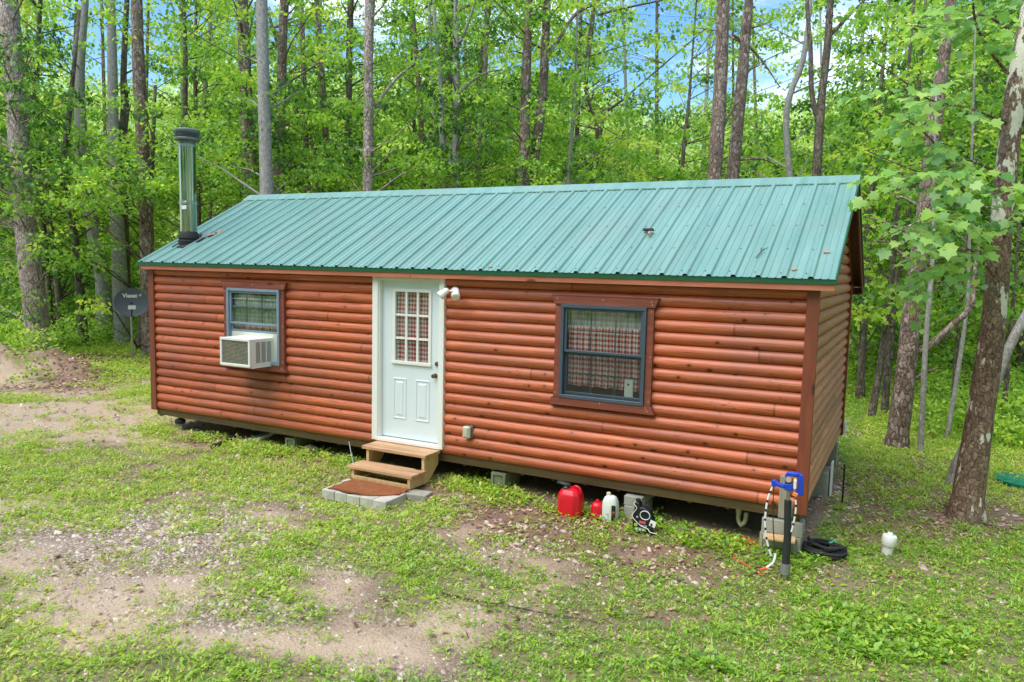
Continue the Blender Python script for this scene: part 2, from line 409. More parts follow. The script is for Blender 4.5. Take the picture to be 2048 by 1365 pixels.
def bark(name, crack, c1, c2, c3, scale=(9, 9, 3.2), bumpd=.035, patches=None):
    m, nt = new_mat(name)
    o = objco(nt); nz = noise(nt, o, 6, 3)
    wob = N(nt, 'ShaderNodeVectorMath', {0: N(nt, 'ShaderNodeTexNoise', {'Vector': o, 'Scale': 5.0}).outputs['Color'], 'Scale': .14}, operation='SCALE').outputs[0]
    oo = N(nt, 'ShaderNodeVectorMath', {0: o, 1: wob}, operation='ADD').outputs[0]
    v = N(nt, 'ShaderNodeMapping', {'Vector': oo, 'Scale': scale}).outputs[0]
    ed = N(nt, 'ShaderNodeTexVoronoi', {'Vector': v, 'Scale': 1.0}, feature='DISTANCE_TO_EDGE').outputs['Distance']
    cell = N(nt, 'ShaderNodeTexVoronoi', {'Vector': v, 'Scale': 1.0}).outputs['Color']
    fine = noise(nt, N(nt, 'ShaderNodeMapping', {'Vector': o, 'Scale': (30, 30, 8)}).outputs[0], 1, 5, .7)
    base = ramp(nt, N(nt, 'ShaderNodeSeparateColor', {'Color': cell}).outputs[0], [(0, c1), (.5, c2), (1, c3)])
    base = mixc(nt, ramp(nt, fine, [(.3, (.6, .6, .6)), (.7, (0, 0, 0))]), base, tuple(x * .6 for x in c1))
    c = mixc(nt, ramp(nt, math_(nt, 'ADD', ed, math_(nt, 'MULTIPLY', math_(nt, 'SUBTRACT', fine, .5), .16)), [(.0, (.9, .9, .9)), (.11, (0, 0, 0))]), base, crack)
    if patches:
        pn = noise(nt, N(nt, 'ShaderNodeMapping', {'Vector': o, 'Scale': (7, 7, 2.6)}).outputs[0], 1, 6, .62)
        zz = N(nt, 'ShaderNodeSeparateXYZ', {'Vector': o}).outputs[2]
        hgt = ramp(nt, math_(nt, 'MULTIPLY', zz, .2), [(.55, (0, 0, 0)), (1.0, (.06, .06, .06))])
        pf = ramp(nt, math_(nt, 'ADD', pn, hgt), [(.60, (0, 0, 0)), (.615, (1, 1, 1))])
        pc = mixc(nt, noise(nt, o, 7, 4), patches[0], patches[1])
        c = mixc(nt, pf, c, pc)
    lich = ramp(nt, noise(nt, o, 1.3, 4, .6), [(.55, (0, 0, 0)), (.72, (.35, .35, .35))])
    c = mixc(nt, lich, c, (.25, .28, .2))
    h = math_(nt, 'ADD', math_(nt, 'MINIMUM', ed, .16), math_(nt, 'MULTIPLY', fine, .08))
    finish(nt, c, .9, h, bumpd, .9); return m
BARK = {
 'pale_pine': bark('pale_pine_bark', (.055, .04, .032), (.32, .24, .19), (.52, .41, .35), (.68, .57, .49), (15, 15, 7.5)),
 'red_pine': bark('reddish_pine_bark', (.030, .018, .013), (.17, .112, .08), (.30, .215, .165), (.50, .40, .33), (17, 17, 8)),
 'dark': bark('dark_bark', (.016, .012, .008), (.10, .075, .052), (.18, .14, .10), (.28, .23, .17), (22, 22, 7), .02),
 'grey': bark('smooth_grey_bark', (.16, .15, .125), (.30, .29, .25), (.38, .36, .32), (.47, .45, .40), (26, 26, 12), .006),
 'sycamore': bark('sycamore_bark', (.035, .022, .014), (.16, .10, .062), (.27, .17, .11), (.36, .26, .18), (26, 26, 15), .02, ((.70, .68, .55), (.52, .50, .36))),
}

# ------------------------------------------------------------------ ground
SAND = [(210,1190,200,65,.95),(90,1110,150,50,.8),(470,1285,170,40,.7),(700,1120,110,50,.35),(640,1300,120,40,.45),(120,835,330,40,1.0),(900,1250,70,40,.5),
        (770,1320,110,35,.55),(1000,1120,150,35,.35),(620,1190,80,30,.25),(0,1040,120,50,.5),(560,1050,90,25,.5),(1290,1110,60,40,.35),(940,1060,80,22,.25),(80,762,170,34,1.3)]
GRAV = [(300,1075,270,60,1.15),(560,1000,200,50,.5),(640,1140,140,40,.5),(1000,1100,180,40,.4),(480,1225,110,40,1.2),(720,1230,110,45,.5),(1100,1250,160,40,.25),(1660,985,45,70,1.2),(1700,880,35,50,1.0),(840,1340,160,50,.6),(250,930,250,30,.25),(1300,1170,200,50,.35),(380,1150,120,25,.5)]
LITT = [(1500,1150,260,45,.6),(1250,1230,200,40,.45),(1820,1160,160,35,.6),(1980,1000,120,30,.6),(1700,1330,160,30,.5),(1120,1030,230,60,1.0),(1350,1100,180,60,.8),(1720,1000,110,70,.8),(1930,1040,220,60,.7),(620,935,110,30,.6),(410,880,70,18,1.0),(880,960,80,40,.8),(1850,930,170,40,.5),(1640,1260,200,80,.35),(80,722,190,20,1.3),(180,745,100,20,.9),(60,775,130,12,.7),(1600,1210,140,40,.5),(1760,870,160,20,.4),(1480,1000,220,25,.6)]
LUSH = [(215,742,70,12,1.0),(270,785,70,18,.8),(150,705,160,8,1.0),(60,800,120,10,.6),(480,960,200,35,.8),(60,960,200,60,.6),(1180,1075,60,30,.35),(1800,1250,260,90,.9),(1480,1060,120,25,.6),(1850,880,200,45,1.0),(1980,1100,130,60,.5),(420,850,70,22,.7),(980,965,120,18,.5),(1640,1040,70,50,.9),(1380,1340,300,50,.6),(660,1040,60,30,.5),(400,1330,160,40,.5),(1950,960,150,50,.6),(60,1270,90,50,.6),(1450,1180,200,50,.3),(560,1180,80,60,.6),(830,1130,130,45,.5),(280,800,90,25,.35)]
def blobs(L):
    out = []
    for u, v, ru, rv, a in L:
        c = ground_pt(u, v)[:2]; ax = ground_pt(u + ru, v)[:2] - c; ay = c - ground_pt(u, max(v - rv, 690))[:2]
        out.append((c, np.linalg.inv(np.array([ax, ay]).T), a))
    return out
BS, BG, BL, BV = blobs(SAND), blobs(GRAV), blobs(LITT), blobs(LUSH)
def field(B, x, y):
    r = np.zeros(np.shape(x))
    for c, Mi, a in B:
        d0 = x - c[0]; d1 = y - c[1]; p = Mi[0, 0] * d0 + Mi[0, 1] * d1; q = Mi[1, 0] * d0 + Mi[1, 1] * d1
        r = np.maximum(r, a * np.exp(-(p * p + q * q) * .9))
    return r
_rt = np.random.default_rng(3).random((5, 96, 96))
def vnoise(x, y, s, k=0):
    X = x * s + 31.7 * k; Y = y * s + 11.3 * k; xi = np.floor(X).astype(int); yi = np.floor(Y).astype(int)
    fx = X - xi; fy = Y - yi; fx = fx * fx * (3 - 2 * fx); fy = fy * fy * (3 - 2 * fy); T = _rt[k % 5]
    g = lambda a, b: T[a % 96, b % 96]
    return (g(xi, yi) * (1 - fx) + g(xi + 1, yi) * fx) * (1 - fy) + (g(xi, yi + 1) * (1 - fx) + g(xi + 1, yi + 1) * fx) * fy
def fbm(x, y, s, k=0): return .5 * vnoise(x, y, s, k) + .3 * vnoise(x, y, s * 2.3, k + 1) + .2 * vnoise(x, y, s * 5.1, k + 2)
def under(x, y): return (x > -.05) & (x < 9.75) & (y > .12) & (y < 4.3)
def fields(x, y):
    n = fbm(x, y, .9, 0); n2 = fbm(x, y, 2.6, 1)
    s = np.clip(field(BS, x, y) * 1.25 + (n - .5) * 1.1, 0, 1); g = np.clip(field(BG, x, y) + (n2 - .5) * .9, 0, 1)
    l = np.clip(field(BL, x, y) + (n2 - .5) * .8, 0, 1); v = field(BV, x, y)
    d = np.clip(.82 + v * .85 - s * .80 - g * .34 - l * .62 + (n2 - .5) * 2.1, .05, 1.3)
    d = np.where((x > 12.5) | (y > 8), np.maximum(d, .75), d); d = np.where(under(x, y), d * np.clip(.3 - (y - .1) * 1.2, 0, .3) , d)
    return s, g, l, d
def axis(lo, hi, step, far):
    a = list(np.arange(lo, hi + 1e-6, step)); st = step
    while a[-1] < far: st *= 1.22; a.append(a[-1] + st)
    st = step
    while a[0] > -far: st *= 1.22; a.insert(0, a[0] - st)
    return np.array(a)
ax_, ay_ = axis(-14, 15, .11, 420), axis(-7, 13, .11, 420)
GX, GY = np.meshgrid(ax_, ay_); GZ = gz(GX, GY)
S_, G_, L_, D_ = fields(GX, GY)
fine = (np.abs(GX) < 16) & (np.abs(GY) < 14)
GZ = GZ + np.where(fine, (fbm(GX, GY, 4, 2) - .5) * .035, 0)
nx, ny = len(ax_), len(ay_)
ii = np.arange(nx * ny).reshape(ny, nx)
F = np.stack([ii[:-1, :-1], ii[:-1, 1:], ii[1:, 1:], ii[1:, :-1]], -1).reshape(-1, 4)
def ground_mat():
    m, nt = new_mat('yard_soil'); o = objco(nt)
    A = lambda n: N(nt, 'ShaderNodeAttribute', attribute_name=n).outputs['Fac']
    n1 = noise(nt, o, 5, 6, .65); n2 = noise(nt, o, 38, 5, .7); n3 = noise(nt, o, 1.2, 4)
    soil = mixc(nt, n1, (.15, .10, .065), (.33, .24, .165))
    sand = mixc(nt, n1, (.46, .335, .225), (.62, .475, .335))
    c = mixc(nt, ramp(nt, math_(nt, 'ADD', A('sand'), math_(nt, 'MULTIPLY', math_(nt, 'SUBTRACT', n2, .5), .8)), [(.25, (0, 0, 0)), (.6, (1, 1, 1))]), soil, sand)
    vo = N(nt, 'ShaderNodeTexVoronoi', {'Vector': o, 'Scale': 42.0}); vc = N(nt, 'ShaderNodeSeparateColor', {'Color': vo.outputs['Color']}).outputs[0]
    gr = ramp(nt, vc, [(0, (.27, .21, .165)), (.5, (.46, .37, .30)), (1, (.64, .54, .46))])
    gr = mixc(nt, ramp(nt, vo.outputs['Distance'], [(.35, (0, 0, 0)), (.6, (1, 1, 1))]), gr, (.20, .145, .10))
    c = mixc(nt, ramp(nt, A('gravel'), [(.2, (0, 0, 0)), (.75, (.8, .8, .8))]), c, gr)
    lt = mixc(nt, n2, (.10, .055, .035), (.34, .20, .13))
    c = mixc(nt, ramp(nt, A('litter'), [(.25, (0, 0, 0)), (.7, (.8, .8, .8))]), c, lt)
    gs = mixc(nt, n2, (.13, .17, .03), (.30, .36, .075))
    c = mixc(nt, ramp(nt, math_(nt, 'ADD', A('veg'), math_(nt, 'MULTIPLY', math_(nt, 'SUBTRACT', n2, .5), 1.3)), [(.35, (0, 0, 0)), (1.0, (.45, .45, .45))]), c, gs)
    finish(nt, c, .95, math_(nt, 'ADD', n2, math_(nt, 'MULTIPLY', vo.outputs['Distance'], .4)), .02, .9); return m
g = make_obj('ground', np.stack([GX, GY, GZ], -1).reshape(-1, 3), F, ground_mat(), smooth=True,
             attrs={'sand': S_.ravel(), 'gravel': G_.ravel(), 'litter': L_.ravel(), 'veg': D_.ravel()})
tag(g, kind='structure')

# ---------- leaves as numpy
def frames(d):
    """unit vectors d (N,3) -> two perpendicular vectors with random spin"""
    r = RNG.normal(size=d.shape); a = np.cross(d, r); a /= np.linalg.norm(a, axis=1)[:, None] + 1e-9
    return a, np.cross(d, a)
def unit(v): return v / (np.linalg.norm(v, axis=-1, keepdims=True) + 1e-9)
LOBE = np.array([(0, .06), (.16, -.04), (.36, .02), (.40, .18), (.62, .30), (.44, .46), (.52, .74), (.24, .72), (.13, .80), (0, 1.0), (-.13, .80), (-.24, .72), (-.52, .74), (-.44, .46), (-.62, .30), (-.40, .18), (-.36, .02), (-.16, -.04)])
HEX = np.array([(0, 0), (.30, .28), (.26, .66), (0, 1), (-.26, .66), (-.30, .28)])
STAR = np.array([(0, 0), (.46, .18), (.24, .46), (.36, .80), (0, 1), (-.36, .80), (-.24, .46), (-.46, .18)])
DIA = np.array([(0, 0), (.22, .4), (0, 1), (-.22, .4)])
def leaf_geo(P, D, Nn, size, shape, droop=.0, wid=1.0):
    """P positions, D directions, Nn normals, size (N,) -> verts, faces"""
    side = unit(np.cross(D, Nn)); k = len(shape)
    sx = shape[:, 0][None, :, None] * wid; sy = shape[:, 1][None, :, None]; s = size[:, None, None]
    V = P[:, None, :] + s * (side[:, None, :] * sx + D[:, None, :] * sy - Nn[:, None, :] * (droop * sy ** 2 - .35 * np.abs(sx)))
    F = np.arange(len(P) * k).reshape(-1, k); return V.reshape(-1, 3), F
def put_leaves(name, P, D, Nn, size, shape, m, parent=None, droop=0, wid=1, rnd=None, loc=None):
    V, F = leaf_geo(P, D, Nn, size, shape, droop, wid)
    r = RNG.random(len(P)) if rnd is None else rnd
    return make_obj(name, V, F, m, parent, attrs={'rnd': np.repeat(r, len(shape))}, loc=loc)

# ---------- yard plants
def scatter(n, lo, hi, key=None):
    """points on the yard, thinned with distance from where one stands"""
    n = int(n * 1.2); x = RNG.uniform(-17, 20, n); y = RNG.uniform(-7.5, 16, n)
    dx, dy = x - CAM[0], y - CAM[1]; q = dx * -.463 + dy * .881; r = dx * .884 + dy * .467
    ok = (q > 2.2) & (r > -q * .80 - 1) & (r < q * 1.0 + 2.2) & (q >= lo) & (q < hi)
    return x[ok], y[ok], q[ok]
def bake(x, y): return gz(x, y) + np.where((np.abs(x) < 16) & (np.abs(y) < 14), (fbm(x, y, 4, 2) - .5) * .035, 0)
VP, VD, VN, VS, VR = [], [], [], [], []
def weeds(n, lo, hi, kl, L0, L1, R0, dens=1.0, up=.35, bright=0, power=1.2, only=None):
    x, y, q = scatter(n, lo, hi); s, g, l, d = fields(x, y)
    p = np.clip(d, 0, 1) ** power * dens
    if only is not None: p = p * only(x, y)
    ok = RNG.random(len(x)) < p; x, y, d = x[ok], y[ok], d[ok]
    hgt = RNG.uniform(.3, 1, len(x))
    n_ = len(x); X = np.repeat(x, kl); Y = np.repeat(y, kl)
    a = RNG.uniform(0, 2 * np.pi, n_ * kl); rr = R0 * np.sqrt(RNG.random(n_ * kl))
    X = X + np.cos(a) * rr; Y = Y + np.sin(a) * rr; Z = bake(X, Y) + RNG.uniform(.002, .05, n_ * kl) * np.repeat(hgt, kl) * (R0 / .05)
    a2 = a + RNG.normal(0, .7, n_ * kl); D = unit(np.stack([np.cos(a2), np.sin(a2), RNG.normal(up, .35, n_ * kl)], -1))
    Nn = unit(np.cross(np.cross(D, np.array([0, 0, 1.])), D) + RNG.normal(0, .25, (n_ * kl, 3)))
    VP.append(np.stack([X, Y, Z], -1)); VD.append(D); VN.append(Nn); VS.append(RNG.uniform(L0, L1, n_ * kl))
    VR.append(np.clip(np.repeat(RNG.normal(.44 + bright, .18, n_) + .26 * np.clip((8.2 - x) / 3, 0, 1) + .24 * ((x > 9.8) & (y > 2.6)), kl) + RNG.normal(0, .12, n_ * kl), 0, 1))  # yellower to the left; far right strip lightened in colour against the shade there
weeds(400000, 2.2, 6.5, 8, .014, .034, .045, .95)
weeds(90000, 2.2, 8, 7, .030, .058, .07, .40, .4, .0, 2.0)
weeds(260000, 6.5, 10, 8, .020, .042, .055, .95)
weeds(190000, 10, 16, 7, .032, .058, .08, .9)
weeds(120000, 16, 30, 6, .05, .09, .13, .9)
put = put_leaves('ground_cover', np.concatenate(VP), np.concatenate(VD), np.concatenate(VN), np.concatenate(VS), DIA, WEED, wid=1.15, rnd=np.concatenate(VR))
tag(put, 'low bright green weeds and thin grass spreading over the yard', 'ground cover', kind='stuff')
# thin grass blades
VP, VD, VN, VS, VR = [], [], [], [], []
weeds(90000, 2.2, 9, 9, .035, .085, .02, .55, 1.5, .05, 1.6)
weeds(110000, 9, 18, 7, .05, .11, .04, .6, 1.4, .05, 1.6)
put = put_leaves('grass', np.concatenate(VP), np.concatenate(VD), np.concatenate(VN), np.concatenate(VS), DIA, WEED, wid=.28, droop=.3, rnd=np.concatenate(VR))
tag(put, 'thin upright grass blades in tufts among the weeds', 'grass', kind='stuff')
# taller leafy weeds: along the cabin's foot and at the front right
VP, VD, VN, VS, VR = [], [], [], [], []
foot = lambda x, y: np.exp(-((y + .12 + .12 * np.sin(x * 3)) / .22) ** 2) * ((x < 4.1) | (x > 5.6)) * (x > -.2) * (x < 9.9) + .9 * (field(BV, x, y) > .55) * (x > 8.2) * (y < -1.0)
weeds(300000, 2.2, 14, 9, .03, .066, .085, .62, .6, .0, .4, foot)
weeds(30000, 2.2, 9, 5, .045, .085, .05, .07, .5, .1, .5)
put = put_leaves('weed_patch', np.concatenate(VP), np.concatenate(VD), np.concatenate(VN), np.concatenate(VS), HEX, WEED, wid=.8, droop=.15, rnd=np.concatenate(VR))
tag(put, 'taller leafy green weeds along the foot of the cabin wall and in the yard', 'weeds', kind='stuff')
# dead leaves
x, y, q = scatter(200000, 2.2, 22); s, g, l, d = fields(x, y)
ok = RNG.random(len(x)) < (l ** 1.2 * .85 + .05) * np.where(under(x, y), .15, 1); x, y, q = x[ok], y[ok], q[ok]; n_ = len(x)
a = RNG.uniform(0, 6.28, n_); D = unit(np.stack([np.cos(a), np.sin(a), RNG.normal(0, .2, n_)], -1))
put = put_leaves('leaf_litter', np.stack([x, y, bake(x, y) + .006 + RNG.random(n_) * .012], -1), D, unit(np.stack([RNG.normal(0, .3, n_), RNG.normal(0, .3, n_), np.ones(n_)], -1)),
                 RNG.uniform(.022, .058, n_) * np.where(q > 12, 1.4, 1), STAR, LITTER, wid=.9, droop=-.25)
tag(put, 'scattered brown and pinkish dead leaves lying on the soil', 'leaf litter', kind='stuff')
# gravel chips
x, y, q = scatter(620000, 2.2, 13); s, g, l, d = fields(x, y)
ok = RNG.random(len(x)) < (g ** 1.2 * 1.1 + s * .12 + .05) * np.where(under(x, y), .1, 1) * np.clip(6.5 / q, .2, 1.0) ** 1.5 * (.35 + 1.3 * fbm(x, y, 3.3, 3)); x, y, q = x[ok], y[ok], q[ok]; n_ = len(x)
sz = np.clip(np.exp(RNG.normal(np.log(.0140), .48, n_)), .004, .042) * np.where(q > 7, 1.3, 1); k = 4
ang = np.linspace(0, 2 * np.pi, k, endpoint=False)[None] + RNG.normal(0, .3, (n_, k)) + RNG.uniform(0, 6, (n_, 1))
rx = sz[:, None] * RNG.uniform(.7, 1.3, (n_, k)); el_ = RNG.uniform(.55, 1, (n_, 1)); th = RNG.uniform(0, 3.14, (n_, 1))
px_, py_ = np.cos(ang) * rx, np.sin(ang) * rx * el_
PX = px_ * np.cos(th) - py_ * np.sin(th); PY = px_ * np.sin(th) + py_ * np.cos(th)
zb = bake(x, y)[:, None]; tx, ty = RNG.normal(0, .22, (n_, 1)), RNG.normal(0, .22, (n_, 1))
lowv = np.stack([x[:, None] + PX, y[:, None] + PY, np.broadcast_to(zb - .006, PX.shape)], -1)
hi_ = np.stack([x[:, None] + PX * .75, y[:, None] + PY * .75, zb + sz[:, None] * .24 + PX * tx + PY * ty], -1)
V = np.concatenate([lowv, hi_], 1); b = np.arange(n_) * 8
F = np.concatenate([np.stack([b + i, b + (i + 1) % 4, b + 4 + (i + 1) % 4, b + 4 + i], -1) for i in range(4)] + [np.stack([b + 4, b + 5, b + 6, b + 7], -1)])
def chip_mat():
    m, nt = new_mat('gravel_chip'); at = N(nt, 'ShaderNodeAttribute', attribute_name='rnd').outputs['Fac']
    c = ramp(nt, at, [(0, (.24, .17, .125)), (.3, (.42, .325, .26)), (.75, (.58, .475, .40)), (1, (.72, .63, .55))])
    finish(nt, c, .85, noise(nt, objco(nt), 60, 3), .003, .5); return m
put = make_obj('gravel', V.reshape(-1, 3), F, chip_mat(), attrs={'rnd': np.repeat(RNG.random(n_), 2 * k)})
tag(put, 'pale pinkish grey stone chips showing through the thin grass', 'gravel', kind='stuff')

# ------------------------------------------------------------------ cabin
LX, WY, HZ, CH = 9.69, 4.27, 2.24, .1305
EY, EZ, RY, RZ = -.10, 2.305, 2.135, 3.475
SL = (RZ - EZ) / (RY - EY); BY = 4.60; BZ = RZ - SL * (BY - RY)
cabin = root('log_cabin', (0, 0, 0), 'small stained log sided cabin under a green metal gable roof, raised on concrete blocks', 'cabin')
def prof(z):
    t = (z % CH) / CH
    return .060 - .054 * max(0.0, math.sin(math.pi * min(max(t, 0), 1))) ** .52
def zsamples(ztop, extra=()):
    zs = set([0, ztop]) | set(extra); k = 0
    while k * CH < ztop:
        for t in (0, .02, .06, .13, .24, .38, .5, .62, .76, .87, .94, .98):
            z = (k + t) * CH
            if z < ztop: zs.add(z)
        k += 1
    zs = sorted(zs); out = [zs[0]]
    for z in zs[1:]:
        if z - out[-1] > .0008 or z in extra: out.append(z)
    return out
def log_wall(P, xs, ztop, holes=(), lim=None):
    """P(x, out, z) -> 3-D point"""
    mb = MB(); zs = zsamples(ztop, [h for hh in holes for h in hh[2:]])
    cols = sorted(set([xs[0], xs[1]] + [h for hh in holes for h in hh[:2]] + list(np.arange(xs[0] + .6, xs[1] - .1, .6))))
    for a, b in zip(zs[:-1], zs[1:]):
        pa, pb = prof(a + 1e-7), prof(b - 1e-7 if abs((b / CH) % 1) < 1e-6 or abs((b / CH) % 1 - 1) < 1e-6 else b)
        if lim: 
            (la, ra), (lb, rb) = lim(a), lim(b)
            if ra - la < .02: continue
            mb.add([P(la, pa, a), P(ra, pa, a), P(rb, pb, b), P(lb, pb, b)], [[0, 1, 2, 3]]); continue
        for c, d in zip(cols[:-1], cols[1:]):
            xm, zm = (c + d) / 2, (a + b) / 2
            if any(h[0] < xm < h[1] and h[2] < zm < h[3] for h in holes): continue
            mb.add([P(c, pa, a), P(d, pa, a), P(d, pb, b), P(c, pb, b)], [[0, 1, 2, 3]])
    return mb
def finish_wall(mb, name, m):
    o = mb.build(name, m, cabin, True, recalc=False)
    import bmesh
    bm = bmesh.new(); bm.from_mesh(o.data); bmesh.ops.remove_doubles(bm, verts=bm.verts, dist=.0004)
    for e in bm.edges:
        if len(e.link_faces) == 2 and e.calc_face_angle(0) > rad(60): e.smooth = False
    bm.to_mesh(o.data); bm.free(); return o
DX0, DX1, DZ0, DZ1 = 4.385, 5.43, .02, 2.20
WN = [(1.745, 2.765, .90, 1.955), (7.02, 8.01, .89, 1.945)]
holes = [(DX0 + .02, DX1 - .02, 0, DZ1 - .01)] + [(a + .02, b - .02, c + .02, d - .02) for a, b, c, d in WN]
finish_wall(log_wall(lambda x, o, z: (x, o, z), (.05, LX - .05), 2.26, holes), 'front_wall', LOGF)
gl = lambda z: (.03 if z < HZ else .03 + (z - HZ) / SL, WY - .03 if z < HZ else WY - .03 - (z - HZ) / SL)
finish_wall(log_wall(lambda y, o, z: (LX - o + .005, y, z), (0, WY), 3.4, (), gl), 'gable_wall', LOGS)
finish_wall(log_wall(lambda y, o, z: (o - .005, WY - y, z), (0, WY), 3.4, (), gl), 'gable_wall', LOGS)
finish_wall(log_wall(lambda x, o, z: (LX - x, WY - o, z), (.05, LX - .05), 2.26), 'rear_wall', LOGF)
# inner lining and floor so the rooms are closed and dark
mb = MB(); mb.box(.06, LX - .06, .10, WY - .06, .003, .03); mb.box(.06, LX - .06, WY - .10, WY - .07, .03, 2.24); mb.box(.06, .09, .1, WY - .1, .03, 2.24)
mb.box(LX - .09, LX - .06, .1, WY - .1, .03, 2.24); mb.box(.06, LX - .06, .10, WY - .06, 2.243, 2.26)
mb.build('room_lining', simple('dim_pine_boards', (.30, .19, .10), .7), cabin)
# floor frame
mb = MB(); mb.box(.06, LX - .06, .050, .085, -.092, .0); mb.box(.06, LX - .06, WY - .075, WY - .035, -.125, 0)
mb.box(.06, .10, .086, WY - .086, -.125, 0); mb.box(LX - .10, LX - .06, .086, WY - .086, -.125, 0)
for x in np.arange(.5, 9.5, .4): mb.box(x, x + .04, .08, WY - .08, -.12, .0)
mb.build('floor_frame', RIM, cabin)
# corner boards
def corner(x0, x1, y0, y1, zt, zb=-.012):
    mb = MB(); mb.box(x0, x1, y0, y1, zb, zt, .003); return mb.build('corner_board', TRIMZ, cabin)
corner(-.005, .115, -.010, .055, 2.245); corner(LX - .105, LX + .012, -.012, .055, 2.245, -.03)
corner(LX - .05, LX + .02, WY - .09, WY + .01, 2.20); corner(-.01, .06, WY - .09, WY + .01, 2.2)
# roof sheets: profiled along x
def roof_profile(x0, x1):
    xs = [(x0, 0)]; c = x1 - .222
    rib = [(-.030, 0), (-.016, .024), (.016, .024), (.030, 0)]
    pen = [(-.010, 0), (-.006, .006), (.006, .006), (.010, 0)]
    st = []
    while c > x0 + .05:
        st += [(c + a, h) for a, h in rib]
        st += [(c - .080 + a, h) for a, h in pen] + [(c - .160 + a, h) for a, h in pen]
        c -= .2405
    st += [(x1 - .07 + a, h) for a, h in pen] + [(x1 - .14 + a, h) for a, h in pen] 
    st = sorted([s for s in st if x0 + .01 < s[0] < x1 - .005]); return xs + st + [(x1, 0)]
RX0, RX1 = -.10, 9.845
rp = roof_profile(RX0, RX1); nrm = np.array([0, -SL, 1]) / math.hypot(SL, 1)
def sheet(y0, z0, y1, z1, n, nrows=10):
    mb = MB(); th = .0; vs = []; fs = []; m_ = len(rp)
    for j in range(nrows + 1):
        t = j / nrows; y, z = y0 + (y1 - y0) * t, z0 + (z1 - z0) * t
        for x, h in rp:
            w = .0012 * math.sin(x * 5 + j * 1.3)
            vs.append((x, y + n[1] * (h + w), z + n[2] * (h + w)))
    for j in range(nrows):
        for i in range(m_ - 1): fs.append([j * m_ + i, j * m_ + i + 1, (j + 1) * m_ + i + 1, (j + 1) * m_ + i])
    mb.add(vs, fs); return mb
roof = sheet(EY - .02, EZ - SL * .02, RY, RZ, nrm)
nb = np.array([0, SL, 1]) / math.hypot(SL, 1)
roof_o = roof.build('roof_panel', ROOF, cabin, recalc=False)
sheet(RY, RZ, BY + .02, BZ - SL * .02, nb).build('roof_panel', ROOF, cabin, recalc=False)
# plywood deck, under the sheets, closes the roof
mb = MB()
mb.prism([(EY, EZ - .006), (RY, RZ - .006), (BY, BZ - .006), (BY, BZ - .026), (RY, RZ - .028), (EY, EZ - .026)], lambda p: (RX0 + .01, *p), lambda p: (RX1 - .012, *p))
mb.build('roof_deck', SOFF, cabin)
mb = MB(); mb.prism([(-.16, -.084 - .002), (0, .014), (.16, -.086), (.16, -.076), (0, .028), (-.16, -.074)], lambda p: (RX0 - .004, RY + p[0], RZ + .012 + p[1]), lambda p: (RX1 + .006, RY + p[0], RZ + .012 + p[1]))
mb.build('ridge_cap', ROOF, roof_o)
# screws
mb = MB()
for r, t in enumerate((.035, .24, .47, .70, .93)):
    c = RX1 - .222 - .05
    while c > RX0 + .1:
        xx = c + random.uniform(-.008, .008); tt = t + random.uniform(-.004, .004)
        y = EY + (RY - EY) * tt; z = EZ + (RZ - EZ) * tt; R_ = Vector((0, -SL, 1)).normalized()
        p = Vector((xx, y, z)); mb.tube([p - R_ * .001, p + R_ * .005], .0075, 6); c -= .2405
tag(mb.build('screws', SCREW, roof_o), kind='stuff')
# trims: eave drip edge, rake edge, fascias
mb = MB(); mb.box(RX0, RX1, EY - .012, EY, 2.245, 2.296); mb.build('drip_edge', DRIP, roof_o)
mb = MB()
for x0, x1 in ((RX1 - .010, RX1 + .004), (RX0 - .004, RX0 + .010)):
    for (ya, za, yb, zb) in ((EY - .01, EZ, RY, RZ), (RY, RZ, BY + .01, BZ)):
        mb = MB(); mb.prism([(ya, za - .055), (yb, zb - .055), (yb, zb + .006), (ya, za + .006)], lambda p, x0=x0: (x0, *p), lambda p, x1=x1: (x1, *p)); mb.build('rake_edge', DRIP, roof_o)
mb = MB(); mb.box(-.05, 5.0, EY + .002, EY + .024, 2.185, 2.262); mb.build('fascia', FASC, cabin); mb = MB(); mb.box(5.004, LX + .145, EY + .002, EY + .024, 2.185, 2.262); mb.build('fascia', FASC, cabin)
mb = MB(); mb.box(-.05, LX + .12, BY - .026, BY - .004, BZ - .14, BZ - .03); mb.build('fascia', TRIMX, cabin)
mb = MB()
for x0, x1 in ((RX1 - .036, RX1 - .013), (RX0 + .013, RX0 + .036), (LX - .02, LX + .012)):
    for (ya, za, yb, zb) in ((EY + .025, EZ - .02, RY, RZ - .03), (RY, RZ - .03, BY - .03, BZ - .03)):
        mb = MB(); mb.prism([(ya, za - .10), (yb, zb - .10), (yb, zb), (ya, za)], lambda p, x0=x0: (x0, *p), lambda p, x1=x1: (x1, *p)); mb.build('rake_board', TRIMX, cabin)
mb = MB(); mb.box(LX + .013, RX1 - .037, WY + .012, BY - .027, BZ - .135, BZ - .115); mb.box(-.05, LX, WY - .02, BY - .027, BZ - .135, BZ - .115); mb.box(-.05, LX + .02, EY + .025, .06, 2.190, 2.205)
mb.build('soffit', SOFF, cabin)

